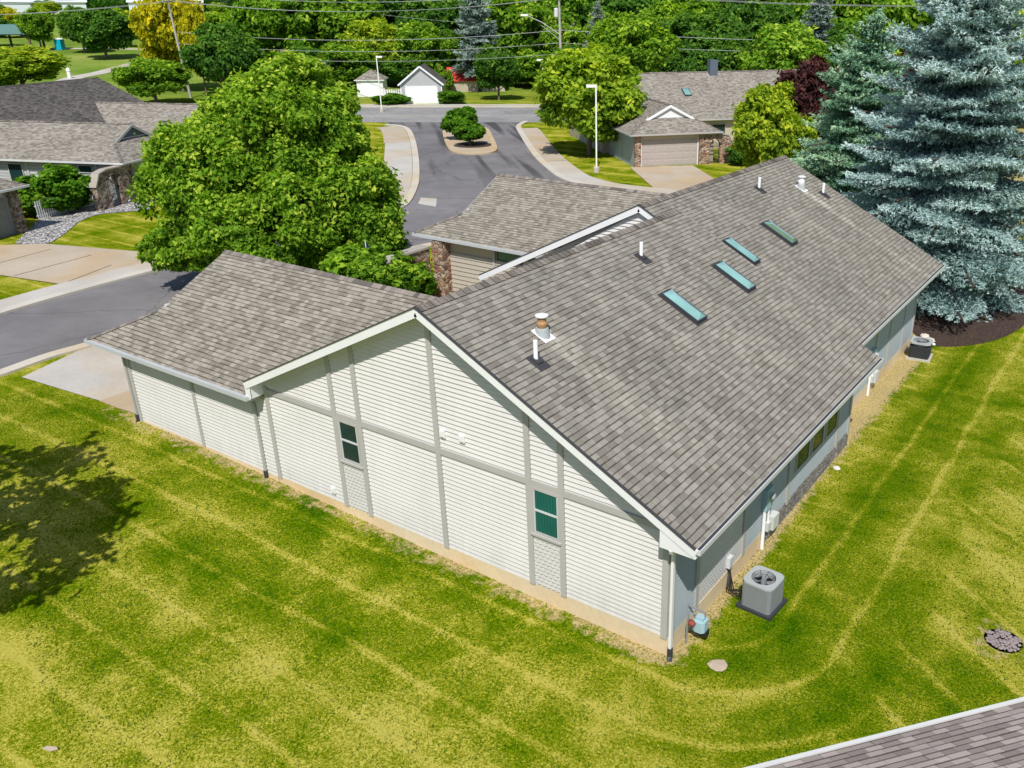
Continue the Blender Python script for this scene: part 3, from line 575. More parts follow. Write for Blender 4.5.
# downspouts
def downspout(x,y,z1,z0,n,mat='white',boot=True,side=(0,-1),top=.35):
    d=MB(); sx,sy=side
    pts=[(x+sx*(top+.05),y+sy*(top+.05),z1+.22),(x+sx*top,y+sy*top,z1+.12),(x+sx*.07,y+sy*.07,z1-.12),(x+sx*.07,y+sy*.07,z0+.25)]
    d.bar(pts[0],pts[1],.07,.055); d.bar(pts[1],pts[2],.07,.055); d.bar(pts[2],pts[3],.08,.06,up=(0,1,0) if sx==0 else(1,0,0)); o=d.build('downspout',M[mat],H)
    if boot:
        b=MB(); b.tube([(x+sx*.075,y+sy*.075,z0+.27),(x+sx*.075,y+sy*.075,z0+.06),(x+sx*.16,y+sy*.16,z0-.02)],.062,8); b.build('boot',M['dkmetal'],o)
    return o
downspout(-12.98,0,2.72,.22,0,'trim'); downspout(-19.38,0,2.72,.32,0,'trim'); downspout(.07,.0,2.72,.0,0,'white',side=(.35,-.94),top=.40)
# side wall x=0
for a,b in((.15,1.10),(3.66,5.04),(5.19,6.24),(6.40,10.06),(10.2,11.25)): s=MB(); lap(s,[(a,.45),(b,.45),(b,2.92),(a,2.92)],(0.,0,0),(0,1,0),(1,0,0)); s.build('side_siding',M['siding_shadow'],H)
s=MB(); s.poly([(.022,1.25,.45),(.022,3.5,.45),(.022,3.5,2.92),(.022,1.25,2.92)],[(1.25,0),(3.5,0),(3.5,2.47),(1.25,2.47)]); s.build('shake_panel',M['scallop'],H)
for y in(.075,1.17,3.58,5.11,6.32,10.13,11.2): piece('trim_board','trim',H,0,.06,y-.07,y+.07,.42,2.92)
for y0,y1 in((6.75,7.72),(7.90,8.82),(9.02,9.95)): win(H,frame((0,y0,1.16),RAD(90)),y1-y0,1.4,double=False,sill=False,frame_m='trim',proud=.06,fr=.05)
piece('soffit','soffit',H,0,OX,0,11.05,2.93,2.95); piece('soffit','soffit',H,-.68,OX-.68,11.05,21.2,3.2,3.22)
for xg,ya,yb,zg in((OX+.05,YO-.02,11.05,3.09),(OX-.63,11.08,21.26,3.37)):
    gt=MB(); gt.bar((xg,ya,zg+.01),(xg,yb,zg+.01),.10,.11); o=gt.build('gutter',M['whitegutter'],H); d=MB(); d.bar((xg-.005,ya+.02,zg+.066),(xg-.005,yb-.05,zg+.066),.065,.006); d.build('gutter_trough',M['dkdrip'],o)
# far half of the side wall
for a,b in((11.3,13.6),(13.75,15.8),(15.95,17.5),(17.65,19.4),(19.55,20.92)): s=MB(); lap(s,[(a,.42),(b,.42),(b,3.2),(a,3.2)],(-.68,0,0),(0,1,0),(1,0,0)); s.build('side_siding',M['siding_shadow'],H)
for y in(13.67,15.87,17.57,19.47,20.95): piece('trim_board','trim',H,-.68,-.62,y-.065,y+.065,.40,3.2)
# party wall corner of the near half
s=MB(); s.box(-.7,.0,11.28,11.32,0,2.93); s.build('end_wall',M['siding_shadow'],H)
# garage wings
Gm=frame((-20.55,8.0,0),RAD(-90)); dutch(H,Gm,8.42,8.02,11.55,3.02,1.72,p=.503,gab='cream',gut='gutter')
Gf=frame((-21.05,22.72,.0),RAD(-90)); dutch(H,Gf,8.42,7.9,11.55,3.32,1.72,p=.503,gab='cream',gut='gutter')
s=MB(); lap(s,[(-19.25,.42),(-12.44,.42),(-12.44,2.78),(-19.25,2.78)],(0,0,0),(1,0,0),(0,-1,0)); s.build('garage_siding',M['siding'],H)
piece('trim_board','trim',H,-19.3,-19.16,-.06,0,.36,2.8); piece('trim_board','trim',H,-15.97,-15.85,-.06,0,.42,2.8)
piece('garage_wall','beige',H,-19.24,-12.4,.012,7.6,0,2.85); piece('garage_wall','beige',H,-19.74,-12.4,14.75,22.2,0,3.1)
s=MB(); s.box(-19.27,-12.5,-.028,.2,-.2,.425); s.build('foundation',M['found'],H)
piece('soffit','soffit',H,-20.5,-12.6,YO,.01,2.86,2.88); piece('soffit','soffit',H,-21.0,-13.,14.35,14.75,3.16,3.18)
garage_door(H,frame((-19.25-.03,6.3,.35),RAD(-90)),4.9,2.15,M['doorgrey'])
garage_door(H,frame((-19.75-.03,21.,.35),RAD(-90)),4.9,2.15,M['doorgrey'])
# south wall of the far garage, seen through the court
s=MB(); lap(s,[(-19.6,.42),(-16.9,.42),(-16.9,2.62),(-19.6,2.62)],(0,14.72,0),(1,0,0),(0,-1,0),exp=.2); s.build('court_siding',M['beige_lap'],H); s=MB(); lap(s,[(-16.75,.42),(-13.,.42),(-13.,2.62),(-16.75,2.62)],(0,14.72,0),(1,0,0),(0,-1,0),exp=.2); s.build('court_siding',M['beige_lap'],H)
piece('trim_board','trim',H,-16.9,-16.75,14.66,14.72,.3,3.1); piece('trim_board','trim',H,-19.75,-19.6,14.66,14.72,.3,3.1)
for x0,x1 in((-16.6,-15.3),(-14.9,-14.2)): win(H,frame((x0,14.70,2.66),0),x1-x0,.42,glass='skygreen',double=False,sill=False,frame_m='dkdrip',fr=.03)
# brick pier under the far garage eave
s=MB(); s.box(-19.95,-19.35,14.2,14.8,.2,3.15); s.build('brick_pier',M['stone2'],H)
# skylights
def roofframe(x,y,dx=0,dz=0): # local x = down slope, y = along ridge, z normal
    a=math.atan(SR); e=Vector((math.cos(a),0,-math.sin(a))); n=Vector((math.sin(a),0,math.cos(a)))
    m=Matrix((e,Vector((0,1,0)),n)).transposed().to_4x4(); m.translation=Vector((x,y,rz_(x)+dz if dx==0 else ZR+dz-SR*(x-dx-XR))); return m
for i,(x,y,L,wd,gl,dx,dz) in enumerate(((-3.84,6.13,1.25,.52,'skyglass',0,0),(-3.88,9.30,1.27,.52,'skyglass',0,0),(-4.50,11.14,1.22,.46,'skyglass',-.68,.28),(-4.47,14.06,1.25,.50,'skygreen',-.68,.28))):
    m=roofframe(x,y,dx,dz); s=MB()
    for b in((0,L,0,.05),(0,L,wd-.05,wd),(0,.05,.05,wd-.05),(L-.05,L,.05,wd-.05)): s.box(b[0],b[1],b[2],b[3],0,.10)
    o=s.build('skylight',M['dkmetal'],H,mtx=m); s=MB(); hz=.16; a0,a1,b0,b1=.04,L-.04,.04,wd-.04; c0,c1,cy=.28,L-.12,wd/2
    s.poly([(a0,b0,.10),(a1,b0,.10),(c1,cy,hz),(c0,cy,hz)]); s.poly([(a1,b0,.10),(a1,b1,.10),(c1,cy,hz)]); s.poly([(a1,b1,.10),(a0,b1,.10),(c0,cy,hz),(c1,cy,hz)]); s.poly([(a0,b1,.10),(a0,b0,.10),(c0,cy,hz)])
    s.build('glass',M[gl],o,mtx=m); s=MB(); s.bar((c0,cy,hz+.01),(c1,cy,hz+.01),.025,.02)
    for e in((a0,b0,.11),(a0,b1,.11)): s.bar(e,(c0,cy,hz+.01),.02,.02)
    s.build('glazing_bar',M['bluegrey'],o,mtx=m)
    s=MB(); s.box(-.07,L+.05,-.04,wd+.04,.006,.016); s.build('flashing',M['lead'],o,mtx=m)
def pipe(x,y,h,dx=0,dz=0):
    z=ZR+dz-SR*(x-dx-XR); m=roofframe(x,y,dx,dz); s=MB(); s.box(-.17,.30,-.17,.17,.006,.02); s.box(-.09,.13,-.09,.09,.02,.06); o=s.build('vent_pipe',M['lead'],H,mtx=m)
    s=MB(); s.tube([(x,y,z-.05),(x,y,z+h)],.05,14); s.build('pipe',M['pvc'],o,smooth=False)
pipe(-3.83,.80,.46); pipe(-5.05,7.18,.42); pipe(-5.73,16.6,.42,-.68,.28); pipe(-4.53,20.07,.42,-.68,.28)
def flue(x,y,dx=0,dz=0,body='brass'):
    z=ZR+dz-SR*(x-dx-XR); m=roofframe(x,y,dx,dz); s=MB(); s.box(-.20,.26,-.19,.19,.006,.018); o=s.build('flue',M['white'],H,mtx=m)
    s=MB(); s.lathe((x,y,z),[(.19,-.1),(.15,.13),(.14,.16)]); s.build('base',M['aclight'],o); s=MB(); s.lathe((x,y,z),[(.10,.14),(.12,.20),(.13,.26),(.10,.31),(.10,.42)]); s.build('neck',M[body],o)
    s=MB(); s.lathe((x,y,z),[(.09,.40),(.15,.42),(.15,.45),(.05,.47),(.02,.475)]); s.build('cap',M['white'],o)
flue(-4.30,1.66); flue(-5.12,19.2,-.68,.28,'pvc')
# ------------------------------------------------------------------ things along the side wall
def ac_unit(loc,label,cab,top,louv,w=.74,h=.72,pad='dkmetal',rz=0.):
    t=thing('air_conditioner',loc,label,'air conditioner','air conditioners beside the side wall',rz)
    s=MB(); s.box(-w/2-.07,w/2+.07,-w/2-.07,w/2+.07,-.05,.07); s.build('pad',M[pad],t)
    s=MB(); r=.09; P=[]
    for cx,cy,a0 in((w/2-r,w/2-r,0),(-w/2+r,w/2-r,90),(-w/2+r,-w/2+r,180),(w/2-r,-w/2+r,270)):
        for k in range(5): a=RAD(a0+k*22.5); P.append((cx+r*math.cos(a),cy+r*math.sin(a)))
    if not louv:
        s.prism(P,.07,h-.14); 
        for i_ in range(len(P)):
            a_,b_=P[i_],P[(i_+1)%len(P)]; s.poly([(a_[0],a_[1],h-.14),(b_[0],b_[1],h-.14),(b_[0],b_[1],h),(a_[0],a_[1],h)])
        for q in range(8):
            x=-w/2+.1+q*(w-.2)/7
            for yy in(-w/2-.006,w/2-.002): s.box(x-.004,x+.004,yy,yy+.008,.12,h-.03)
            for xx in(-w/2-.006,w/2-.002): s.box(xx,xx+.008,x-.004,x+.004,.12,h-.03)
    else:
        n=9
        for k in range(n-2):
            z=.07+(h-.07)*k/n; P2=[(p[0]*1.,p[1]*1.) for p in P]; s.prism([(p[0]*.955,p[1]*.955) for p in P],z,z+.03); s.prism(P2,z+.03,z+(h-.07)/n)
    body=s.build('cabinet',M[cab],t)
    s=MB(); N=28; R=w*.375; ring=[(R*math.cos(2*math.pi*k/N),R*math.sin(2*math.pi*k/N)) for k in range(N)]
    def sq(a): c_,s_=math.cos(a),math.sin(a); k=(w/2+.012)/max(abs(c_),abs(s_)); k=min(k,(w/2)*1.27); return (k*c_,k*s_)
    for k in range(N):
        a=2*math.pi*k/N;b=2*math.pi*(k+1)/N; o1,o2=sq(a),sq(b); i1,i2=ring[k],ring[(k+1)%N]
        s.poly([(i1[0],i1[1],h+.03),(o1[0],o1[1],h+.03),(o2[0],o2[1],h+.03),(i2[0],i2[1],h+.03)]); s.poly([(o1[0],o1[1],h-.02),(o2[0],o2[1],h-.02),(o2[0],o2[1],h+.03),(o1[0],o1[1],h+.03)]); s.poly([(i1[0],i1[1],h+.03),(i2[0],i2[1],h+.03),(i2[0],i2[1],h-.14),(i1[0],i1[1],h-.14)])
    s.build('top_cover',M[top],t)
    s=MB(); s.lathe((0,0,h),[(R-.002,-.135),(0.01,-.135)],28); s.build('fan_well',M['black'],t)
    s=MB()
    for k in range(4):
        a=k*math.pi/2+.4; c_,s_=math.cos(a),math.sin(a); m=Matrix.Rotation(a,4,'Z'); s.poly([tuple(m@Vector(p)) for p in((.05,-.03,h-.09),(R-.03,-.11,h-.11),(R-.02,.07,h-.06),(.05,.03,h-.08))])
    s.lathe((0,0,h-.1),[(.075,0),(.07,.05),(.02,.06)],14); s.build('fan',M['acgrey'],t)
    s=MB()
    for rr in(.12,.2,.27): s.tube([(rr*math.cos(2*math.pi*k/24),rr*math.sin(2*math.pi*k/24),h+.035) for k in range(25)],.004,4,False)
    for k in range(8): a=k*math.pi/4; s.tube([(.06*math.cos(a),.06*math.sin(a),h+.036),((R+.01)*math.cos(a),(R+.01)*math.sin(a),h+.036)],.004,4)
    s.build('guard',M['dkmetal'],t)
    s=MB(); s.box(-w/2-.012,-w/2-.001,-.27,-.13,h-.24,h-.12); s.box(-w/2-.012,-w/2-.001,-.24,-.12,h-.40,h-.31); s.build('label_plate',M['white'],t)
    return t
ac_unit((.98,2.62,.0),'grey air conditioner with vertical ribs near the front corner of the duplex','acgrey','aclight',False,.73,.70,rz=RAD(-4))
ac_unit((-.02,20.0,.0),'dark louvred air conditioner with pale top on a white pad near the spruce','dkmetal','aclight',True,.76,.66,pad='conc',rz=RAD(5))
# refrigerant lines from the near unit
L=MB()
for k in range(4): L.tube([(.03,2.75+k*.03,.62),(.10,2.7+k*.04,.45-.05*k),(.2+.05*k,2.45,.20+.02*k),(.55,2.38+.03*k,.16+.05*k)],.016,6)
tag(L.build('refrigerant_line',M['black']),'black insulated lines looping from the wall to the near air conditioner','pipe')
b=MB(); b.box(.024,.12,2.68,2.86,.58,.86); tag(b.build('disconnect_box',M['soffit']),'small grey electric box on the wall above the black lines','electric box')
# gas meter at the corner
gm=thing('gas_meter',(.38,.72,.0),'pale blue gas meter with regulator at the front corner of the duplex','gas meter')
s=MB(); s.prism([(-.13,-.10),(-.06,-.14),(.08,-.14),(.14,-.08),(.14,.10),(.06,.15),(-.08,.15),(-.13,.10)],.34,.60); s.prism([(-.09,-.07),(.09,-.07),(.09,.09),(-.09,.09)],.60,.67); s.build('meter_body',M['bluegrey'],gm)
s=MB(); s.lathe((-.12,-.16,.56),[(.02,-.05),(.085,-.02),(.09,.02),(.03,.06)],14); s.build('regulator',M['terracotta'],gm)
s=MB(); s.tube([(-.10,-.05,.62),(-.10,-.05,.74),(-.20,-.15,.74),(-.22,-.18,.5),(-.22,-.18,-.1)],.022,8); s.tube([(.08,.05,.62),(.08,.05,.76),(-.34,.1,.76)],.022,8); s.build('pipe',M['acgrey'],gm)
s=MB(); s.box(-.02,.16,-.02,.12,.18,.34); s.build('dial_box',M['black'],gm)
# electric meter bank on the near half
def meterset(loc,label):
    t=thing('electric_meter',loc,label,'electric meter','electric meters on the side wall')
    s=MB(); s.box(.02,.16,-.02,.34,1.12,1.72); s.build('cabinet',M['bluegrey'],t)
    s=MB(); 
    m=Matrix.Translation((.16,.16,1.50))@Matrix.Rotation(RAD(90),4,'Y'); s.lathe((0,0,0),[(.09,0),(.09,.10),(.07,.12)],18); s.build('dial',M['glass' if 0 else 'aclight'],t,mtx=m)
    s=MB(); s.tube([(.09,.04,1.14),(.09,.04,-.1)],.045,10); s.tube([(.09,.30,1.14),(.09,.30,.55)],.03,8); s.build('conduit',M['pvc'],t)
    s=MB(); s.box(.02,.20,.44,.78,.34,.72); s.box(.06,.16,.20,.36,.42,.66); s.build('junction_box',M['whitegutter'],t)
    return t
em=meterset((0.,4.62,0),'electric meter with white conduit on the near half of the side wall')
em2=copy_tree(em); em2.location=(-.68,15.3,0); em2['label']='electric meter on the far half of the side wall, beside the roof step'
s=MB(); s.tube([(-.5,21.2,.25),(-.1,21.25,.22),(.25,21.3,.15)],.045,8); s.tube([(-.5,20.9,.5),(-.45,20.9,.0)],.04,8); tag(s.build('drain_pipe',M['pvc']),'white plastic pipe on the ground at the far end of the side wall','pipe')
rg=random.Random(5)
def rockmesh(r,seed,flat=.7):
    q=random.Random(seed); s=MB(); n=9; prof=[(.02,-.5),(.75,-.35),(1.,0.),(.8,.4),(.35,.6),(.02,.66)]
    rings=[]
    for pr_,z in prof: rings.append([(pr_*r*(1+q.uniform(-.18,.18))*math.cos(2*math.pi*k/n),pr_*r*(1+q.uniform(-.18,.18))*math.sin(2*math.pi*k/n),z*r*flat*(1+q.uniform(-.15,.15))) for k in range(n)])
    for i in range(len(rings)-1):
        for k in range(n): s.poly([rings[i][k],rings[i][(k+1)%n],rings[i+1][(k+1)%n],rings[i+1][k]])
    return s
rk=tag(rockmesh(.24,1).build('rock',M['rock']),'pale rock at the far corner of the duplex beside the mulch','rock','rocks at the far corner of the duplex'); rk.location=(-.1,21.8,.1)
for k,(x,y,sc_) in enumerate(((-.4,22.3,.8),)):
    o=rk.copy(); col.objects.link(o); o.location=(x,y,.08); o.scale=(sc_,)*3; o.rotation_euler=(0,0,k*1.3)
for k,(x,y) in enumerate(((.30,9.6),)):
    o=rk.copy(); col.objects.link(o); o.location=(x,y,.04); o.scale=(.5+.1*k,.35,.6); o.rotation_euler=(0,0,k*2.); o['label']='small pale rock by the grey rubble base of the side wall'; del o['group']
# drain of cobbles on the right lawn
dr=thing('stone_drain',(5.83,4.28,0.00),'round drain pit filled with purple grey cobbles in the right lawn','drain')
s=MB(); s.lathe((0,0,0),[(.42,.006),(.01,.006)],24); s.build('soil',M['darkhole'],dr)
q=random.Random(3); k=0; s=MB()
for i in range(-5,6):
    for j in range(-5,6):
        x=i*.085+q.uniform(-.02,.02)+(j%2)*.04; y=j*.08+q.uniform(-.02,.02)
        if math.hypot(x,y)<.38:
            rr=rockmesh(.045+q.uniform(-.008,.01),i*20+j,.6); s.v_off=len(s.v)
            for f_ in rr.f: s.poly([(rr.v[a][0]+x,rr.v[a][1]+y,rr.v[a][2]+.035) for a in f_])
s.build('cobbles',M['cobble'],dr); dr.scale=(.92,.92,.8)
p_=(1.05,0.26,0.00); s=rockmesh(.21,8,.2); o=tag(s.build('stone_slab',M['stoneslab']),'flat beige stone set in the grass by the front corner','stone'); o.location=(p_[0],p_[1],.03)
p_=(-8.07,-8.40,0.14); s=MB(); s.prism([(-.13,-.03),(.05,-.05),(.16,.01),(.10,.05),(-.10,.04)],0,.02); o=tag(s.build('flat_stone',M['stoneslab']),'small pale flat stone in the lawn at the lower left','stone'); o.location=(p_[0],p_[1],gz(p_[0],p_[1])+.03); o.rotation_euler=(0,0,.4)
# ------------------------------------------------------------------ roof of the neighbour house, lower right corner
A=Vector((3.85,-4.36,3.10)); B=Vector((6.55,-1.19,3.10)); e=(B-A); e.z=0; e.normalize(); ang=math.atan2(e.y,e.x)
N=thing('neighbour_house',(A.x-e.x*5,A.y-e.y*5,0),'house with brown shingle roof and white gutter, only its eave at the lower right','house',rz=ang)
LN=17.; DN=9.; mb=MB(); ze=3.1; slab(mb,[(0,0,ze),(LN,0,ze),(LN,-DN/2,ze+2.1),(0,-DN/2,ze+2.1)],.1,du=(1,0,0)); slab(mb,[(LN,-DN,ze),(0,-DN,ze),(0,-DN/2,ze+2.1),(LN,-DN/2,ze+2.1)],.1,du=(1,0,0)); mb.build('roof',[M['rooffront'],M['white']],N)
s=MB(); s.bar((-.05,.03,ze-.02),(LN,.03,ze-.02),.06,.10); s.build('gutter',M['whitegutter'],N)
s=MB(); s.box(.4,LN-.4,-DN+.5,-.5,0,ze-.05); s.poly([(.4,-.5,ze-.05),(.4,-DN+.5,ze-.05),(.4,-DN/2,ze+1.9)]); s.poly([(LN-.4,-.5,ze-.05),(LN-.4,-DN/2,ze+1.9),(LN-.4,-DN+.5,ze-.05)]); s.build('wall',M['cream'],N)
for x in(3,7,11): win(N,frame((x,-.5,1.0),RAD(180)),1.0,1.3)
# ------------------------------------------------------------------ entry walls, gates
def gatewall(loc,rz,label,mat='stone',flip=1,gate=True):
    # wall along local x; pier A (0..pa), arch opening, pier B with sloping coping
    t=thing('stone_entry_wall',loc,label,'garden wall','stone entry walls beside the garages',rz)
    T_=.42; s=MB(); pa,op,pb=.95,.95,1.15; zt=2.45; xs_=flip
    def P(x): return x*xs_
    def bx(x0,x1,z0,z1): a,b=sorted((P(x0),P(x1))); s.box(a,b,0,T_,z0,z1)
    bx(0,pa,-.2,zt)
    # arch head by segments
    n=8
    for k in range(n):
        a0=math.pi*k/n;a1=math.pi*(k+1)/n; r=op/2; cx=pa+r; x0=cx-r*math.cos(a0); x1=cx-r*math.cos(a1); z=1.62+r*min(math.sin(a0),math.sin(a1)); bx(x0,x1,z+.02,zt)
    x0,x1=pa+op,pa+op+pb
    q=[(x0,-.2),(x1,-.2),(x1,1.55),(x1-.45,zt-.15),(x0,zt)]
    a=[(P(x),0,z) for x,z in q]; b=[(P(x),T_,z) for x,z in q]; s.poly(a); s.poly(b[::-1])
    for i in range(len(q)): j=(i+1)%len(q); s.poly([a[i],b[i],b[j],a[j]])
    s.build('wall',M[mat],t)
    s=MB(); 
    for (xa,za),(xb,zb) in(((0,zt+.04),(x0,zt+.04)),((x0,zt+.04),(x1-.45,zt-.11)),((x1-.45,zt-.11),(x1+.06,1.52))): s.bar((P(xa),T_/2,za),(P(xb),T_/2,zb),T_+.14,.09)
    s.build('coping',M['coping'],t)
    if gate:
        s=MB(); 
        for k in range(8): x=pa+.08+k*(op-.16)/7; s.bar((P(x),T_/2,.08),(P(x),T_/2,1.55+.3*math.sin(math.pi*(k+.5)/8)),.028,.028)
        for z in(.15,.8,1.45): s.bar((P(pa+.04),T_/2,z),(P(pa+op-.04),T_/2,z),.03,.04)
        for k in range(4): x=pa+.2+k*.19; s.tube([(P(x)+.07*math.cos(a*.785),T_/2,1.1+.07*math.sin(a*.785)) for a in range(9)],.012,4,False)
        s.build('gate',M['black' if mat!='stone' else 'acgrey'],t)
    return t
gatewall((-20.62,14.3,.3),RAD(-90),'stone arch wall with iron gate beside the far garage of the duplex','stone2',1)
fl=thing('flower_pot',(-21.57,15.37,0.40),'red flowers climbing in front of the stone arch of the duplex','flower')
def flowers(parent,n,r,h,mat,seed,z0=0.):
    q=random.Random(seed); s=MB()
    for i in range(n):
        a=q.uniform(0,6.28);rr=r*math.sqrt(q.random());x,y,z=rr*math.cos(a),rr*math.sin(a),z0+q.uniform(0,h); d=.05
        nx=Vector((q.uniform(-1,1),q.uniform(-1,1),q.uniform(.1,1))).normalized(); t1=nx.orthogonal().normalized()*d; t2=nx.cross(t1).normalized()*d; c=Vector((x,y,z)); s.poly([c+t1,c+t2,c-t1,c-t2])
    return s.build('blossom' if mat!='shrub' else 'foliage',M[mat],parent)
flowers(fl,90,.4,1.1,'redflower',2,.3); flowers(fl,120,.42,1.4,'shrub',3,0.)
s=MB(); s.lathe((0,0,0),[(.16,-.1),(.22,.3),(.2,.3)],12); s.build('pot',M['terracotta'],fl)
pk=thing('flower_pot',(-19.29,16.78,1.00),'pink flowers by the court siding of the far garage','flower'); flowers(pk,60,.2,.3,'pink',5,.3); s=MB(); s.lathe((0,0,-.6),[(.14,0),(.2,.8),(.18,.8)],12); s.build('pot',M['white'],pk)
um=thing('patio_umbrella',(-21.26,20.53,0.40),'closed dark patio umbrella in the court','umbrella')
s=MB(); s.tube([(0,0,0),(0,0,2.3)],.025,8); s.build('pole',M['acgrey'],um); s=MB(); s.lathe((0,0,1.6),[(1.0,0.),(.6,.22),(.04,.5)],8); s.build('canopy',M['dkmetal'],um)
fp=thing('flag',(-22.0,12.3,.35),'small blue flag on a pole in the shrub behind the near garage','flag'); s=MB(); s.tube([(0,0,0),(0,0,2.9)],.02,6); s.build('pole',M['white'],fp)
s=MB(); s.poly([(0,0,2.85),(.12,.05,2.75),(.18,.08,1.9),(.03,.02,2.0)]); s.poly([(0,0,2.85),(.03,.02,2.0),(.18,.08,1.9),(.12,.05,2.75)]); s.build('cloth',M['blue'],fp)
# ------------------------------------------------------------------ left house
E0_=Vector((-52.55,18.82,3.05)); AL=math.atan2(.37,.93)
LH=thing('condo_house',(E0_.x,E0_.y,0),'grey condominium with tan shingle roofs and dark main roof at the far left','house',rz=AL)
# garage A: front faces +X' ; local dutch frame: x along Y', y = -X'
def gA(y0,parent=LH,W=7.9,front='stone',gab='slate',door='doordark',D=16.,roof='rooflight',ze=3.05,ytop=None):
    m=frame((0,y0,0),RAD(90)); dutch(parent,m,W,D,D,ze,2.1,p=.52,roof=roof,gab=gab,gtrim='trim' if gab=='slate' else 'white',gut='whitegutter')
    s=MB(); s.box(-D+.4,-.55,y0+.5,y0+W-.5,0,ze-.1); s.build('wall',M['beige' if gab!='slate' else 'grey_clap'],parent)
    piece('stone_pier',front,parent,-.56,-.30,y0+.5,y0+1.15,0,ze-.1); piece('stone_pier',front,parent,-.56,-.30,y0+W-1.1,y0+W-.5,0,ze-.1)
    garage_door(parent,frame((-.53,y0+1.3,.38),RAD(90)),W-2.6,2.15,M[door])
gA(0); gA(13.4); gA(-15.8)
mb=MB(); slab(mb,[(-11.6,-30,2.95),(-11.6,22.4,2.95),(-19.6,22.4,6.75),(-19.6,-30,6.75)],.12,du=(0,1,0)); slab(mb,[(-27.6,22.4,2.95),(-27.6,-30,2.95),(-19.6,-30,6.75),(-19.6,22.4,6.75)],.12,du=(0,1,0)); r=mb.build('roof',[M['roofdark'],M['trim']],LH)
c=MB(); ridgecap(c,(-19.6,-30,6.75),(-19.6,22.4,6.75)); c.build('ridge_cap',M['roofdark'],r)
s=MB(); s.box(-27.,-12.1,-29.5,22.,0,2.85); s.poly([(-27,22,2.85),(-12.1,22,2.85),(-19.6,22,6.5)]); s.build('wall',M['grey_clap'],LH)
# side wall of garage A: clapboards, windows
s=MB(); lap(s,[(-12,.4),(-.56,.4),(-.56,2.95),(-12,2.95)],(0,.49,0),(1,0,0),(0,-1,0),exp=.2); s.build('lap_siding',M['grey_clap'],LH)
for x0,w_,z0,h_ in((-5.2,1.1,2.2,.55),(-3.9,1.1,2.2,.55),(-9.6,1.2,1.2,1.5)): win(LH,frame((x0,.47,z0),0),w_,h_,double=False,sill=False,frame_m='trim')
for x in(-2.5,-6.0,-8.0): piece('trim_board','trim',LH,x-.07,x+.07,.42,.485,.4,2.95)
lw=Matrix.Translation((E0_.x,E0_.y,0))@Matrix.Rotation(AL,4,'Z')
q_=lw@Vector((-.55,.45,.35)); gatewall(tuple(q_),AL+RAD(-90),'stone arch wall with a sloping top beside the left house garage','stone',1)
q_=Vector((-50.55,11.20,0.35))-Vector((-math.sin(AL),math.cos(AL),0))*3.05; gatewall(tuple(q_),AL+RAD(90),'stone arch wall with pale gate at the left edge','stone',1)
fn=thing('picket_fence',tuple(lw@Vector((-2.,-2.0,.35))),'white picket fence behind the round bush by the left house','fence',rz=AL+RAD(90))
for k in range(-22,6):
    s=MB(); s.box(k*.17,k*.17+.09,0,.02,0,1.15); s.poly([(k*.17,0,1.15),(k*.17+.09,0,1.15),(k*.17+.045,0,1.24)]); s.build('picket',M['white'],fn)
piece('rail','white',fn,-3.8,.95,.02,.05,.25,.33); piece('rail','white',fn,-3.8,.95,.02,.05,.85,.93)
pt=thing('flower_pot',(-52.97,17.54,0.35),'dark pot of red flowers on the gravel by the left stone arch','flower'); s=MB(); s.lathe((0,0,0),[(.2,0),(.28,.5),(.26,.5)],14); s.build('pot',M['dkmetal'],pt); flowers(pt,160,.45,.35,'redflower',9,.45); flowers(pt,60,.4,.2,'shrub',10,.4)
o=thing('garden_ornament',(-53.15,18.18,0.35),'yellow flower ornament hanging in front of the left stone arch','ornament'); s=MB(); s.tube([(0,0,0),(0,0,1.5)],.015,6); s.build('stake',M['black'],o); flowers(o,60,.22,.4,'yellowf',12,1.4)
for k,(px,py) in enumerate(((-53.25,18.52,0.35),(-53.73,19.01,0.35),(-52.91,18.75,0.35))[i][:2] for i in range(3)):
    r_=rockmesh(.45-.08*k,20+k).build('boulder',M['rock']); r_.location=(px,py,gz(px,py)+.15); tag(r_,'pale boulder on the gravel beside the left garage door','rock','boulders beside the left garage door')
s=MB(); s.lathe((0,0,0),[(.16,0),(.16,.5),(.2,.55),(.14,.7),(.02,.78)],12); s.build('hydrant_body',M['lampwhite']); 
o=bpy.data.objects['hydrant_body']; o.name='fire_hydrant'; o.location=(-162.68,71.36,1.32); o.scale=(2,2,2.4); tag(o,'pale hydrant on the grass beside the park path','hydrant')
# ------------------------------------------------------------------ right house
R0=Vector((-31.05,49.06,3.05)); AR=math.atan2(.75,.66)
RH=thing('ranch_house',(R0.x,R0.y,0),'condominium with white gable over a two car garage beyond the entrance lawn','house',rz=AR)
dutch(RH,I4,8.0,13.,13.,3.05,1.95,p=.52,roof='rooflight',gab='white',gut='trim')
s=MB(); s.box(.5,7.5,.55,13,0,2.95); s.build('wall',M['beige'],RH)
for a,b in((.55,4.),(4.1,8.)): s=MB(); lap(s,[(a,.35),(b,.35),(b,2.9),(a,2.9)],(.49,0,0),(0,1,0),(-1,0,0),exp=.2); s.build('lap_siding',M['siding_shadow'],RH)
s=MB(); s.box(.45,1.0,.35,.56,0,2.93); s.build('stone_pier',M['stone2'],RH)
s=MB(); s.box(1.02,6.15,.50,.54,2.55,2.93); s.build('trim_board',M['beige'],RH)
garage_door(RH,frame((1.08,.52,.36),0),4.95,2.18,M['doorgrey'],4,8)
piece('door_trim','white',RH,1.0,1.08,.46,.55,.35,2.56); piece('door_trim','white',RH,6.03,6.11,.46,.55,.35,2.56)
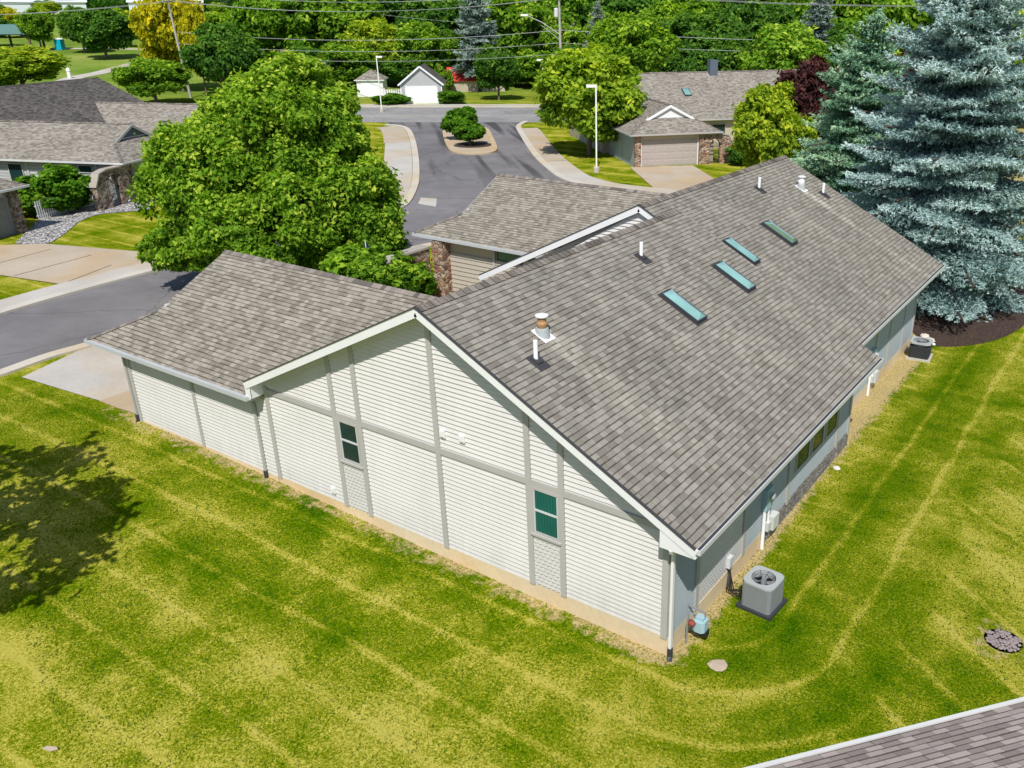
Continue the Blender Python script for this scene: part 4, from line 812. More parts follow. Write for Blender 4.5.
mb=MB(); slab(mb,[(-.5,8.2,3.1),(30,8.2,3.1),(30,15.3,6.8),(-.5,15.3,6.8)],.12,du=(1,0,0)); slab(mb,[(30,22.4,3.1),(-.5,22.4,3.1),(-.5,15.3,6.8),(30,15.3,6.8)],.12,du=(1,0,0)); r=mb.build('roof',[M['rooflight'],M['trim']],RH)
c=MB(); ridgecap(c,(-.5,15.3,6.8),(30,15.3,6.8)); c.build('ridge_cap',M['ridge'],r)
s=MB(); s.box(-.5,30,8.1,8.2,2.98,3.08); s.build('gutter',M['trim'],RH)
s=MB(); s.box(0,29.5,8.7,22,0,3.0); s.poly([(0,8.7,3.),(0,22,3.),(0,15.3,6.6)][::-1]); s.build('wall',M['beige'],RH)
win(RH,frame((10.6,8.69,1.5),0),1.4,1.1,double=False)
s=MB(); s.box(12.6,13.4,14.6,15.4,6.3,7.9); s.build('chimney',M['slate'],RH)
m=Matrix.Translation((8.9,11.6,3.1+(11.6-8.2)*.521))@Matrix.Rotation(math.atan(.521),4,'X'); s=MB(); s.box(0,.75,0,1.2,0,.1); o=s.build('skylight',M['dkmetal'],RH,mtx=m); s=MB(); s.box(.08,.67,.08,1.12,.1,.12); s.build('glass',M['skyglass'],o,mtx=m)
m=Matrix.Translation((19.5,11.6,3.1+(11.6-8.2)*.521))@Matrix.Rotation(math.atan(.521),4,'X'); s=MB(); s.box(0,.75,0,1.2,0,.1); o=s.build('skylight',M['dkmetal'],RH,mtx=m); s=MB(); s.box(.08,.67,.08,1.12,.1,.12); s.build('glass',M['skyglass'],o,mtx=m)
rw=Matrix.Translation((R0.x,R0.y,0))@Matrix.Rotation(AR,4,'Z'); gatewall(tuple(rw@Vector((6.15,.30,.35))),AR,'red brown stone arch wall with iron gate beside the right house garage','stone2',1)
# ------------------------------------------------------------------ houses over the road
def shed(loc,rz,W,D,hw,p,label,wall,roof,hip=False,doorm='doorwhite',dw=.62,cat='garage'):
    t=thing('detached_garage',loc,label,cat,None,rz); s=MB(); s.box(0,W,0,D,-.2,hw); zr=hw+p*W/2
    if not hip: s.poly([(0,0,hw),(W,0,hw),(W/2,0,zr)]); s.poly([(0,D,hw),(W/2,D,zr),(W,D,hw)])
    s.build('wall',M[wall],t); mb=MB(); o=.3; zo=hw-p*o
    if not hip:
        slab(mb,[(-o,D+o,zo),(-o,-o,zo),(W/2,-o,zr),(W/2,D+o,zr)],.12); slab(mb,[(W+o,-o,zo),(W+o,D+o,zo),(W/2,D+o,zr),(W/2,-o,zr)],.12)
        f=MB(); f.bar((-o,-o-.03,zo-.05),(W/2,-o-.03,zr-.05),.05,.22); f.bar((W+o,-o-.03,zo-.05),(W/2,-o-.03,zr-.05),.05,.22); f.box(-.02,.12,-.04,.0,0,hw); f.box(W-.12,W+.02,-.04,.0,0,hw); f.build('trim_board',M['white'],t)
    else:
        c0=(W/2,W/2,zr); c1=(W/2,D-W/2,zr) if D>W else (W/2,D/2,zr); c0=(W/2,min(W/2,D/2),zr)
        slab(mb,[(-o,-o,zo),(W+o,-o,zo),c0],.12); slab(mb,[(W+o,-o,zo),(W+o,D+o,zo),c1,c0],.12); slab(mb,[(W+o,D+o,zo),(-o,D+o,zo),c1],.12); slab(mb,[(-o,D+o,zo),(-o,-o,zo),c0,c1],.12)
    mb.build('roof',[M[roof],M['white']],t)
    x0=W*(1-dw)/2; garage_door(t,frame((x0,-.03,0),0),W*dw,2.15,M[doorm],4,8)
    s=MB(); s.box(x0-.15,x0-.0,-.05,.0,0,2.3); s.box(x0+W*dw,x0+W*dw+.15,-.05,.0,0,2.3); s.box(x0-.15,x0+W*dw+.15,-.05,0,2.15,2.36); s.build('door_trim',M['white'],t)
    return t
a=Vector((-86.33,77.56,0.35)); b_=Vector((-81.94,81.19,0.35)); ar=math.atan2(b_.y-a.y,b_.x-a.x); shed(tuple(a),ar,(b_-a).length,7.5,2.75,.78,'grey gabled garage with a white door across the main road','grey_clap','roofdark',dw=.74)
a=Vector((-99.86,81.71,0.35)); b_=Vector((-96.46,83.60,0.35)); shed(tuple(a),ar,(b_-a).length,5.,2.6,.60,'small white garage with a hipped roof left of the grey garage','white','rooflight',hip=True,dw=.6)
fw_=thing('picket_fence',(-94.99,82.60,0.35),'white fence between the two garages across the road','fence',rz=ar)
for k in range(9): s=MB(); s.box(k*.33,k*.33+.22,0,.04,0,1.2); s.build('picket',M['white'],fw_)
for k in(0,1): s=MB(); s.box(k*2.9-.08,k*2.9+.08,-.03,.12,0,2.4 if k else 1.4); s.build('post',M['white'],fw_)
o=thing('brown_house',(-112.26,73.84,0.35),'low house with a brown roof half hidden by trees across the road','house',rz=ar); s=MB(); s.box(0,9,0,7,-.3,2.7); s.poly([(9,0,2.7),(9,7,2.7),(9,3.5,4.6)]); s.poly([(0,0,2.7),(0,3.5,4.6),(0,7,2.7)]); s.build('wall',M['white'],o)
mb=MB(); slab(mb,[(-.4,-.4,2.6),(9.4,-.4,2.6),(9.4,3.5,4.7),(-.4,3.5,4.7)],.1); slab(mb,[(9.4,7.4,2.6),(-.4,7.4,2.6),(-.4,3.5,4.7),(9.4,3.5,4.7)],.1); mb.build('roof',[M['rooflight'],M['white']],o); s=MB(); s.box(3,3.9,3,3.8,4,6.6); s.build('chimney',M['stone2'],o)
win(o,frame((2,-.01,1.),0),1.2,1.2); win(o,frame((5.5,-.01,1.),0),1.2,1.2)
o=thing('red_roofed_shed',(-94.02,95.56,0.35),'low shed with a bright red roof behind the lawn across the road','shed',rz=ar-.02); s=MB(); s.box(0,9.,0,5,-.2,1.8); s.poly([(0,0,1.8),(0,2.5,3.2),(0,5,1.8)]); s.poly([(9.,0,1.8),(9.,5,1.8),(9.,2.5,3.2)]); s.build('wall',M['beige'],o)
mb=MB(); slab(mb,[(-.3,-.3,1.7),(9.3,-.3,1.7),(9.3,2.5,3.6),(-.3,2.5,3.6)],.1); slab(mb,[(9.3,5.3,1.7),(-.3,5.3,1.7),(-.3,2.5,3.6),(9.3,2.5,3.6)],.1); mb.build('roof',[M['redtile'],M['redtile']],o)
o=thing('covered_car',(-94.54,99.50,0.35),'low pale blue covered car on the lawn across the road','car',rz=ar); s=MB(); P=[(0,.3),(.3,.75),(1.2,.9),(1.7,1.3),(3.1,1.3),(3.8,.95),(4.3,.8),(4.4,.3)]
s.poly([(x,0,z) for x,z in P][::-1]); s.poly([(x,1.7,z) for x,z in P]); 
for i in range(len(P)-1): s.poly([(P[i][0],0,P[i][1]),(P[i+1][0],0,P[i+1][1]),(P[i+1][0],1.7,P[i+1][1]),(P[i][0],1.7,P[i][1])][::-1])
s.build('cover',M['bluegrey'],o)
for x in(.8,3.5): s=MB(); s.tube([(x,-.02,.3),(x,.18,.3)],.3,14); s.build('wheel',M['black'],o)
# park shelter, toilet
o=thing('park_shelter',(-230.72,84.60,4.46),'open shelter with a green metal roof in the park at the far left','shelter',rz=AL+RAD(20))
s=MB(); slab(s,[(0,-4,3.2),(16,-4,3.2),(15,0,5.2),(0,0,5.2)],.2); slab(s,[(16,4,3.2),(0,4,3.2),(0,0,5.2),(15,0,5.2)],.2); slab(s,[(16,-4,3.2),(16,4,3.2),(15,0,5.2)],.2); s.build('roof',[M['greenmetal'],M['dkmetal']],o)
for x in(1,7.5,14.5):
    for y in(-3.4,3.4): s=MB(); s.box(x-.2,x+.2,y-.2,y+.2,-1,3.2); s.build('post',M['brownpole'],o); 
    s=MB(); s.box(x-.4,x+.4,-3.8,-3.,-1,1.0); s.build('pier',M['stone2'],o)
pt=thing('portable_toilet',(-215.30,96.94,4.15),'turquoise portable toilet standing on the park path','toilet',rz=.5); s=MB(); s.box(-.75,.75,-.75,.75,0,2.3); s.build('cabin',M['potty'],pt); s=MB(); s.lathe((0,0,2.3),[(1.05,0),(.9,.18),(.2,.3)],4); s.build('roof',M['white'],pt); s=MB(); s.box(-.45,.45,-.79,-.755,.1,2.0); s.build('door',M['potty'],pt)
# far halls at the horizon
for k,(px,wd,lab) in enumerate(((32,170,'long pale hall on the horizon at the far left'),(98,260,'long pale hall on the horizon left of the golden tree'),(205,190,'long white hall on the horizon right of the golden tree'))):
    p_=[(-4723.71,2228.77,2.00),(-3593.62,1894.13,2.00),(-3016.82,1998.38,2.00)][k]; d_=Vector((p_[0]-6.7,p_[1]+12.6)); d_*=700/d_.length; x,y=6.7+d_.x,-12.6+d_.y
    o=thing('warehouse',(x,y,gz(x,y)),lab,'warehouse','pale halls on the horizon',rz=math.atan2(d_.x,-d_.y)+RAD(0)); L_=[30,56,44][k]
    s=MB(); s.box(0,L_,0,20,-2,6.5); s.build('wall',M['farwhite'],o); mb=MB(); slab(mb,[(-1,-1,6.4),(L_+1,-1,6.4),(L_+1,10,9.5),(-1,10,9.5)],.3); slab(mb,[(L_+1,21,6.4),(-1,21,6.4),(-1,10,9.5),(L_+1,10,9.5)],.3); mb.build('roof',[M['farwhite'],M['white']],o)
    for i in range(int(L_/7)): piece('door','dkmetal',o,2+i*7,5+i*7,-.1,-.02,0,3.5)
# ------------------------------------------------------------------ street lamps, utility poles, wires
def lamp(loc,h,arm,label,ang=0.):
    t=thing('street_lamp',loc,label,'street lamp','white lamp posts of the court',ang)
    s=MB(); s.lathe((0,0,0),[(.26,-.1),(.26,.42),(.22,.45)],14); s.build('base',M['conc'],t)
    s=MB(); s.box(-.055,.055,-.055,.055,.45,h); s.build('post',M['lampwhite'],t)
    s=MB(); s.prism([(-arm,-.20),(-.06,-.14),(-.06,.14),(-arm,.20)],h-.22,h-.02); s.build('lamp_head',M['lampwhite'],t); s=MB(); s.box(-arm+.1,-.35,-.12,.12,h-.24,h-.222); s.build('lens',M['aclight'],t)
    return t
lamp((-32.44,46.03,0.35),6.75,.75,'white lamp post on the entrance lawn in front of the yellow green tree',RAD(33))
lamp((-80.95,68.70,0.35),6.8,.75,'white lamp post at the left side of the entrance',RAD(213))
lamp((-63.24,80.01,0.35),6.4,.7,'white lamp post beyond the road behind the yellow green tree',RAD(33))
def upole(loc,h,lean,mat,label,arms=((-.5,2.6),),ang=0.,r=.17):
    t=thing('utility_pole',loc,label,'utility pole','utility poles along the road',ang)
    s=MB(); s.tube([(0,0,-.5),(lean*.5,0,h*.5),(lean,0,h)],[r,r*.85,r*.65],10); s.build('pole',M[mat],t)
    for dz,w_ in arms:
        s=MB(); z=h+dz; xx=lean*z/h; s.box(xx-.07,xx+.07,-w_/2,w_/2,z-.07,z+.07); s.build('crossarm',M['wood'],t)
        for k in(-1,-.5,.5,1): s=MB(); s.lathe((xx,k*(w_/2-.1),z+.07),[(.04,0),(.07,.08),(.03,.18)],8); s.build('insulator',M['insul'],t)
    return t
P1=(-123.67,69.46,0.36,14.70,0.48); P1=(-120.11,67.14,0.35); P2=(-66.48,88.49,0.35); P3=(-147.76,99.84,1.41)
ra=math.atan2(.53,.848)
u1=upole(P1,15.2,.9,'oldpole','tall grey utility pole with two crossarms left of the big maple',((-.45,3.0),(-1.9,3.0)),ra+RAD(180),.2)
u2=upole(P2,15.5,-.1,'oldpole','grey utility pole with a street light arm and transformer behind the entrance',((-1.0,2.4),),ra,.2)
s=MB(); s.tube([(.0,0,9.0),(-2.4,-1.2,10.6),(-4.2,-2.1,11.4)],.05,6); s.tube([(0,0,8.3),(-2.4,-1.2,10.2)],.03,6); s.build('arm',M['insul'],u2); s=MB(); s.prism([(-5.0,-2.6),(-4.1,-2.3),(-4.0,-1.9),(-4.9,-2.2)],11.35,11.6); s.build('lamp_head',M['lampwhite'],u2)
s=MB(); s.lathe((-.5,-.3,11.2),[(.05,0),(.28,.05),(.28,1.0),(.2,1.1),(.04,1.15)],14); s.build('transformer',M['insul'],u2)
u3=upole(P3,15.,.0,'brownpole','brown utility pole among the trees above the maple',((-.6,2.6),(-4.6,1.2)),ra+.5,.2)
u4=upole((-85.36,118.63,0.43),10.,0,'brownpole','short dark pole in the trees right of the street light pole',((-.3,1.2),),ra,.16)
def wire(a,b,sag,label,r=.024,n=16):
    s=MB(); a=Vector(a);b=Vector(b); s.tube([a+(b-a)*(i/n)-Vector((0,0,4*sag*(i/n)*(1-i/n))) for i in range(n+1)],r,5,False)
    return tag(s.build('power_line',M['wire']),label,'power line','power lines strung between the poles')
def on(P,h,off=0,al=0): return (P[0]+d1[0]*al-d1[1]*off,P[1]+d1[1]*al+d1[0]*off,P[2]+h)
LP=on(P1,17,1,-75); RP=on(P2,13.6,0,110)
for h,off in((14.8,-1.3),(14.8,1.3),(13.4,-1.3),(13.4,1.2)):
    wire(on(P1,h,off),on(P2,14.6-(14.8-h)*.7,off*.8),1.6,'power line between the left pole and the street light pole')
    wire(on(P1,h,off),(LP[0],LP[1],LP[2]-17+h),2.0,'power line leaving the left pole towards the park')
wire(on(P2,14.6,-1),on(P2,13.2,-1,80),1.3,'power line running right from the street light pole'); wire(on(P2,14.6,1),on(P2,13.2,1,80),1.4,'power line running right from the street light pole')
wire(on(P1,9.2),on(P2,9.6),1.2,'thick cable below the power lines',.035); wire(on(P2,9.6),on(P2,9.,0,80),1.2,'thick cable right of the street light pole',.035)
wire(on(P1,7.6),on(P2,8.0),1.1,'lower cable across the trees',.03); wire(on(P2,8.0),on(P2,7.6,0,80),1.1,'lower cable right of the street light pole',.03)
wire(on(P1,6.2),on(P2,6.6),1.0,'lowest cable across the trees',.028)
wire(on(P3,14.3),on(P1,13.4),1.2,'power line from the brown pole to the left pole')
wire(on(P3,10.2),on(P1,9.2),1.,'cable from the brown pole to the left pole')
for h in (14.3,10.2): wire(on(P3,h),on(u4.location,8+h*.1),1.5,'power line from the brown pole through the trees')
# ------------------------------------------------------------------ foliage
def leafmesh(name,C,size,seed,mat,up=.5,aspect=1.7,tint=None,outdir=None,droop=0.):
    r=np.random.default_rng(seed); n=len(C); C=np.asarray(C,dtype=np.float32)
    nrm=r.normal(size=(n,3)); nrm[:,2]=np.abs(nrm[:,2])*.6+up
    if outdir is not None: nrm+=outdir*.9
    nrm/=np.linalg.norm(nrm,axis=1)[:,None]
    t=r.normal(size=(n,3)); t-=nrm*(t*nrm).sum(1)[:,None]; t/=np.linalg.norm(t,axis=1)[:,None]; b=np.cross(nrm,t)
    s=(size*r.uniform(.65,1.35,n))[:,None]; L=s*aspect/1.7
    v=np.empty((n,4,3),np.float32); v[:,0]=C-t*L; v[:,1]=C-b*s*.55+nrm*s*.18; v[:,2]=C+t*L; v[:,3]=C+b*s*.55+nrm*s*.18
    return quads(name,v,mat,tint if tint is not None else r.uniform(0,1,n))
def quads(name,v,mat,tint):
    n=len(v); k=v.shape[1]; me=bpy.data.meshes.new(name); me.vertices.add(n*k); me.vertices.foreach_set('co',v.reshape(-1).astype(np.float32))
    me.loops.add(n*k); me.loops.foreach_set('vertex_index',np.arange(n*k,dtype=np.int32)); me.polygons.add(n)
    me.polygons.foreach_set('loop_start',np.arange(0,n*k,k,dtype=np.int32)); me.polygons.foreach_set('loop_total',np.full(n,k,dtype=np.int32))
    a=me.attributes.new('tint','FLOAT','FACE'); a.data.foreach_set('value',np.clip(tint,0,1).astype(np.float32)); me.materials.append(M[mat]); me.update(); me.validate(); return me
def crownpts(seed,n,W,Hc,z0,lobes=34,shape='round',gap=.5,twig=14,spread=.05):
    # twig clusters on the skins of many overlapping lobes; returns leaf centres (crown width W, from z0 to z0+Hc), tint, outward
    r=np.random.default_rng(seed); Ls=[]
    for i in range(lobes):
        z=r.uniform(-.85,.95); ph=i*2.399+r.uniform(-.4,.4); rad=math.sqrt(max(0,1-z*z))
        if shape=='cone': rad*= (1-.45*(z+1)/2)*1.15
        if shape=='vase': rad*= .75+.3*(z+1)/2
        k=r.uniform(.55,.80); c=np.array([rad*k*math.cos(ph),rad*k*math.sin(ph),z*k]); Ls.append((c,r.uniform(.20,.36)))
    Ls.append((np.array([0,0,0]),.55))
    nt_=n//twig; w_=np.array([l[1]**2 for l in Ls]); w_/=w_.sum(); idx=r.choice(len(Ls),nt_,p=w_)
    d=r.normal(size=(nt_,3)); cc=np.array([Ls[i][0] for i in idx]); rr=np.array([Ls[i][1] for i in idx])
    d+=cc*1.6/np.maximum(.3,np.linalg.norm(cc,axis=1))[:,None]*.6; d[:,2]+=.25; d/=np.linalg.norm(d,axis=1)[:,None]
    q=r.uniform(.72,1.08,nt_); q[r.random(nt_)<.18]*=.6; q[r.random(nt_)<.07]*=1.28
    tw=cc+d*(rr*q)[:,None]
    # thin out by a lumpy mask
    f=np.sin(tw@np.array([9.1,4.3,2.2])+seed)+np.sin(tw@np.array([-3.7,8.9,5.1])+1.3*seed)+np.sin(tw@np.array([4.9,-6.1,9.7]))
    keep=f>-2.2+gap; tw=tw[keep];d=d[keep]; m=len(tw)
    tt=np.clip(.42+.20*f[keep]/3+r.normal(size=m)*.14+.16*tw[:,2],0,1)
    P=np.repeat(tw,twig,0)+r.normal(size=(m*twig,3))*spread*np.array([1,1,.8]); T=np.repeat(tt,twig)+r.normal(size=m*twig)*.13; D=np.repeat(d,twig,0)
    P=P*np.array([W/2/1.0,W/2/1.0,Hc/2/1.0])*1.02; P[:,2]+=z0+Hc/2
    return P,T,D,Ls
def trunkmesh(W,Hc,z0,Ls,seed,tr=.16,mat='bark',multi=1):
    q=random.Random(seed); s=MB()
    for m in range(multi):
        a=m*6.28/max(1,multi)+q.random(); bx,by=(0,0) if multi==1 else(.15*math.cos(a),.15*math.sin(a)); tx,ty=(q.uniform(-.1,.1),q.uniform(-.1,.1)) if multi==1 else(W*.12*math.cos(a),W*.12*math.sin(a))
        top=z0+Hc*.62; s.tube([(bx,by,-.3),(bx*1.2,by*1.2,z0*.6),((bx+tx)*.6,(by+ty)*.6,z0+Hc*.25),(tx,ty,top)],[tr*1.25,tr,tr*.72,tr*.25],9)
        for k in range(11):
            c=Ls[q.randrange(len(Ls)-1)][0]; e=Vector((c[0]*W/2,c[1]*W/2,z0+Hc/2+c[2]*Hc/2)); z=z0*.7+q.random()*Hc*.35
            if e.z<z: z=max(z0*.55,e.z-.4)
            s0=Vector((bx+tx*.4,by+ty*.4,z)); md=(s0+e)/2+Vector((0,0,-.05*Hc)); s.tube([s0,md,e],[tr*.42,tr*.26,tr*.08],6)
    return s
_protos={}
def deciduous(kind,seed,n,W,Hc,z0,leaf,mat,shape='round',tr=.16,multi=1,gap=.5,lobes=34,twig=14,spread=.05,bark='bark'):
    P,T,D,Ls=crownpts(seed,n,W,Hc,z0,lobes,shape,gap,twig,spread)
    return (leafmesh(kind+'_crown',P,leaf,seed,mat,up=.35,tint=T,outdir=D),trunkmesh(W,Hc,z0,Ls,seed,tr,bark,multi),bark)
def plant(name,proto,loc,label,cat,group=None,scale=(1,1,1),rz=0.,mat=None):
    t=thing(name,loc,label,cat,group,rz); t.scale=scale
    c=bpy.data.objects.new('crown',proto[0]); col.objects.link(c); c.parent=t
    if proto[1] is not None:
        if isinstance(proto[1],MB): o=proto[1].build('trunk',M[proto[2]],t,smooth=True); 
        else: o=bpy.data.objects.new('trunk',proto[1]); col.objects.link(o); o.parent=t
    if mat: c.material_slots[0].link='OBJECT'; c.material_slots[0].material=M[mat]
    return t
def asproto(p):
    o=p[1].build('trunk',M[p[2]],None,smooth=True); me=o.data; bpy.data.objects.remove(o); return (p[0],me,p[2])
# spruce: whorled drooping branches with needle sprays
def spruce(seed,H,R,mat,layers=34,nb=11,den=1.,nl=.20,nw=.035,zb=.05,blunt=.0):
    r=np.random.default_rng(seed); pts=[];dirs=[];tn=[]; tb=MB(); tb.tube([(0,0,-.3),(0,0,H*.5),(0,0,H*.98)],[R*.055+.06,R*.035+.04,.02],8)
    for i in range(layers):
        u=(i+.3)/layers; z=H*(zb+(1-zb)*u**.92); L0=R*((1-u)**.78*(1-blunt)+blunt*math.sqrt(max(0,1-u**3)))
        if L0<.15: L0=.15
        k=max(4,int(nb*(1-.55*u)))
        for j in range(k):
            a=j*2*math.pi/k+i*1.7+r.uniform(-.25,.25); L=L0*r.uniform(.66,1.14); zz=z+r.uniform(-.45,.45)*H/layers*2
            m=max(5,int(L/.17)); tone=r.normal()*.15+.06*u
            s=np.linspace(.12,1,m); rise=.10*(1-u)+.42*u
            x=s*L; wob_=r.uniform(-.10,.10); dz=L*((rise+wob_)*s-(.34*(1-u)+.10)*s**2+.16*s**4)
            cx=np.stack([x*math.cos(a),x*math.sin(a),zz+dz],1)
            if i%2==0 and j%2==0: tb.tube([(0,0,zz)]+[tuple(c) for c in cx[::max(1,m//4)]],[.035*R/4+.01]*(1+len(cx[::max(1,m//4)])),4,False)
            side=np.array([-math.sin(a),math.cos(a),0.]); out=np.array([math.cos(a),math.sin(a),0.])
            for q in range(m):
                wdt=.42*L*(1-s[q])**.7+.10; nsp=max(2,int(den*wdt*2/.13*.75))
                o=np.linspace(-1,1,nsp)*wdt+r.normal(size=nsp)*.05
                P=cx[q][None,:]+side[None,:]*o[:,None]+out[None,:]*(-np.abs(o)*.35)[:,None]; P[:,2]+=-np.abs(o)*.22+r.normal(size=nsp)*.05
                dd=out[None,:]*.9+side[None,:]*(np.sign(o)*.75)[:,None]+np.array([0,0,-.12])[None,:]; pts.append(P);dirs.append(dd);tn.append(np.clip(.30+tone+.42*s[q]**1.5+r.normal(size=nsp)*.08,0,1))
    P=np.concatenate(pts);D=np.concatenate(dirs);T=np.concatenate(tn); k=7; n=len(P)*k
    P=np.repeat(P,k,0);D=np.repeat(D,k,0);T=np.repeat(T,k)+r.normal(size=n)*.08; D=D/np.linalg.norm(D,axis=1)[:,None]+r.normal(size=(n,3))*.55; D[:,2]+=.12; D/=np.linalg.norm(D,axis=1)[:,None]
    P=P+r.normal(size=(n,3))*.03; sd=np.cross(D,r.normal(size=(n,3))); sd/=np.linalg.norm(sd,axis=1)[:,None]
    l=(nl*r.uniform(.6,1.3,n))[:,None]; v=np.empty((n,3,3),np.float32); v[:,0]=P-sd*nw; v[:,1]=P+D*l; v[:,2]=P+sd*nw
    return (quads('spruce_crown',v,mat,T),tb,'barkdark')
# --- hero maple
RT_=np.array([.838,.545,0.]); AW_=np.array([-.545,.838,0.])
PP=[];TT=[];DD=[];LL=[]
for sd_,n_,W_,H_,z_,r_,a_ in ((11,66000,6.2,6.4,3.9,.7,.6),(18,20000,4.4,3.8,6.5,1.3,.8),(12,50000,6.0,6.4,1.6,-3.0,.3),(13,36000,5.0,5.4,1.2,3.0,.2),(14,48000,6.2,5.0,.9,.1,-1.4),(15,20000,3.8,3.0,.6,-4.3,-.5),(16,18000,4.0,3.2,5.4,-2.3,1.4),(17,12000,3.0,2.8,5.0,2.7,1.0),(19,14000,3.4,2.4,1.0,3.9,-.4)):
    P,T,D,Ls=crownpts(sd_,n_,W_,H_,z_,44,'round',1.35,14,.050); P=P+RT_*r_+AW_*a_; PP.append(P);TT.append(T+.10*(z_-2)/4*.6);DD.append(D)
P=np.concatenate(PP);T=np.concatenate(TT);D=np.concatenate(DD); P0,T0,D0,Ls=crownpts(11,400,11.,9.,1.2,60,'round',1.0,15,.04)
mesh_=leafmesh('maple_crown',P,.112,11,'maple',up=.35,tint=T,outdir=D); tb_=trunkmesh(9.6,7.6,1.4,Ls,11,.24)
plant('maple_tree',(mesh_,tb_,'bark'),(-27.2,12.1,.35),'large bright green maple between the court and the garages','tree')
mk=[asproto(deciduous('tree',s_,26000,8.,7.,1.6,.24,'midleaf',shape=sh,tr=.2,lobes=40,gap=g_,twig=10,spread=.06)) for s_,sh,g_ in((21,'round',.6),(22,'vase',.8),(23,'round',.9),(24,'cone',.6))]
sp_bg=asproto(spruce(31,14.,3.6,'greyspr',layers=26,nb=9,den=.55,nl=.36,nw=.07))
def tree(T,label,cat='tree',k=0,mat=None,group=None,name='deciduous_tree',rz=None,sx=1.):
    x,y,z,h,w_=T; P=mk[k]; q=random.Random(int(x*7+y*13)); wd=8.3; 
    return plant(name,P,(x,y,z-.05),label,cat,group,(w_/wd*sx,w_/wd*sx,h/8.6),q.uniform(0,6.28) if rz is None else rz,mat)
def cone(T,label,mat='greyspr',group=None,sw=1.):
    x,y,z,h,w_=T; return plant('spruce_tree',sp_bg,(x,y,z-.1),label,'spruce',group,(w_/7.2*sw,w_/7.2*sw,h/14.),random.Random(int(x*3)).uniform(0,6),mat)
# hero spruces at the right
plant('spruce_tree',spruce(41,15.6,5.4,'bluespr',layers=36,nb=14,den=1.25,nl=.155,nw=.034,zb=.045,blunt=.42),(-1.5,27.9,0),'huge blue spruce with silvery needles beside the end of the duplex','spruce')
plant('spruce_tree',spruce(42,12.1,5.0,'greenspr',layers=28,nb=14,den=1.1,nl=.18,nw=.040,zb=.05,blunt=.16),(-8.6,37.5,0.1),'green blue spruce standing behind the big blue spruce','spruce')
# named trees near the court
tree(((-37.03,51.87,0.35)[0]-1.0,(-37.03,51.87,0.35)[1]+1.4,.3,8.9,9.4),'yellow green tree on the entrance lawn beside the white lamp post',k=0,mat='yelleaf')
tree((-58.20,92.53,0.35,11.40,11.80),'bright green tree behind the roof of the right house',k=2,mat='midleaf')
tree((-35.04,89.50,0.35,10.30,10.41),'bright green tree behind the right end of the right house roof',k=0,mat='maple')
tree((-17.50,46.11,0.34,7.40,5.76),'yellow green small tree at the right corner of the right house',k=3,mat='yelleaf')
tree((-16.11,49.60,0.33,8.60,5.79),'dark purple leaved tree behind the green spruce',k=0,mat='purple',name='purple_tree')
tree((-9.30,48.75,0.17,10.10,3.57),'dark purple leaved tree between the two spruces',k=2,mat='purple',name='purple_tree')
cone((-39.72,113.69,0.35,15.10,10.42),'tall grey spruce behind the right house')
sp_hi=asproto(spruce(37,14.,3.6,'greyspr',layers=22,nb=9,den=.6,nl=.36,nw=.07,zb=.23,blunt=.3)); T_=(-90.18,98.69,0.35,15.80,8.92); plant('spruce_tree',sp_hi,(T_[0],T_[1],T_[2]),'tall grey green spruce on the lawn across the road','spruce',None,(T_[4]/7.2,T_[4]/7.2,T_[3]/14.),1.)
cone((-70.11,103.01,0.35,13.20,6.91),'slim grey spruce behind the street light pole')
tree((-78.45,89.31,0.35,7.40,6.88),'small round dark tree on the lawn across the road',k=1,mat='dkleaf')
tree((-151.69,58.35,0.74,6.40,14.49),'bright yellow green tree behind the left house roof',k=0,mat='yelleaf')
tree((-115.68,59.03,0.35,6.10,9.51),'round green tree left of the grey utility pole',k=2,mat='midleaf')
tree((-129.67,72.14,0.43,15.50,11.50),'tall golden yellow tree behind the grey utility pole',k=1,mat='gold',name='golden_tree')
tree((-120.99,70.41,0.35,13.00,5.36),'golden yellow tree just right of the grey utility pole',k=3,mat='gold',name='golden_tree')
tree((-111.28,66.97,0.35,10.40,9.81),'dark green tree right of the golden trees',k=3,mat='dkleaf')
tree((-111.64,70.41,0.35,9.00,7.60),'dark green tree beside the dark red tree',k=0,mat='dkleaf')
tree((-103.32,70.38,0.35,5.70,5.59),'small dark red tree in front of the brown roofed house',k=0,mat='purple',name='purple_tree')
tree((-189.41,93.14,3.00,9.80,11.76),'dark green round tree on the park lawn by the path',k=2,mat='dkleaf')
tree((-204.74,96.76,3.75,9.30,8.28),'dark green tree left of the round park tree',k=0,mat='dkleaf')
tree((-217.83,94.00,4.19,8.70,7.99),'light green open tree beside the turquoise toilet',k=1,mat='midleaf')
tree((-212.94,112.56,4.34,7.90,8.96),'yellow green tree at the back of the park lawn',k=1,mat='yelleaf')
tree((-210.90,101.71,4.08,5.60,6.19),'dark green bush like tree on the park path',k=0,mat='dkleaf')
tree((-295.70,122.72,5.00,8.10,10.45),'brownish tree behind the park shelter',k=0,mat='gold')
for T_ in((-238.85,92.38,4.72,7.60,12.29),(-301.01,128.58,5.07,6.60,13.89),(-243.07,136.81,4.85,8.40,9.82)): tree(T_,'grey green tree at the edge of the park',k=3,mat='dkleaf',group='trees at the edge of the park')
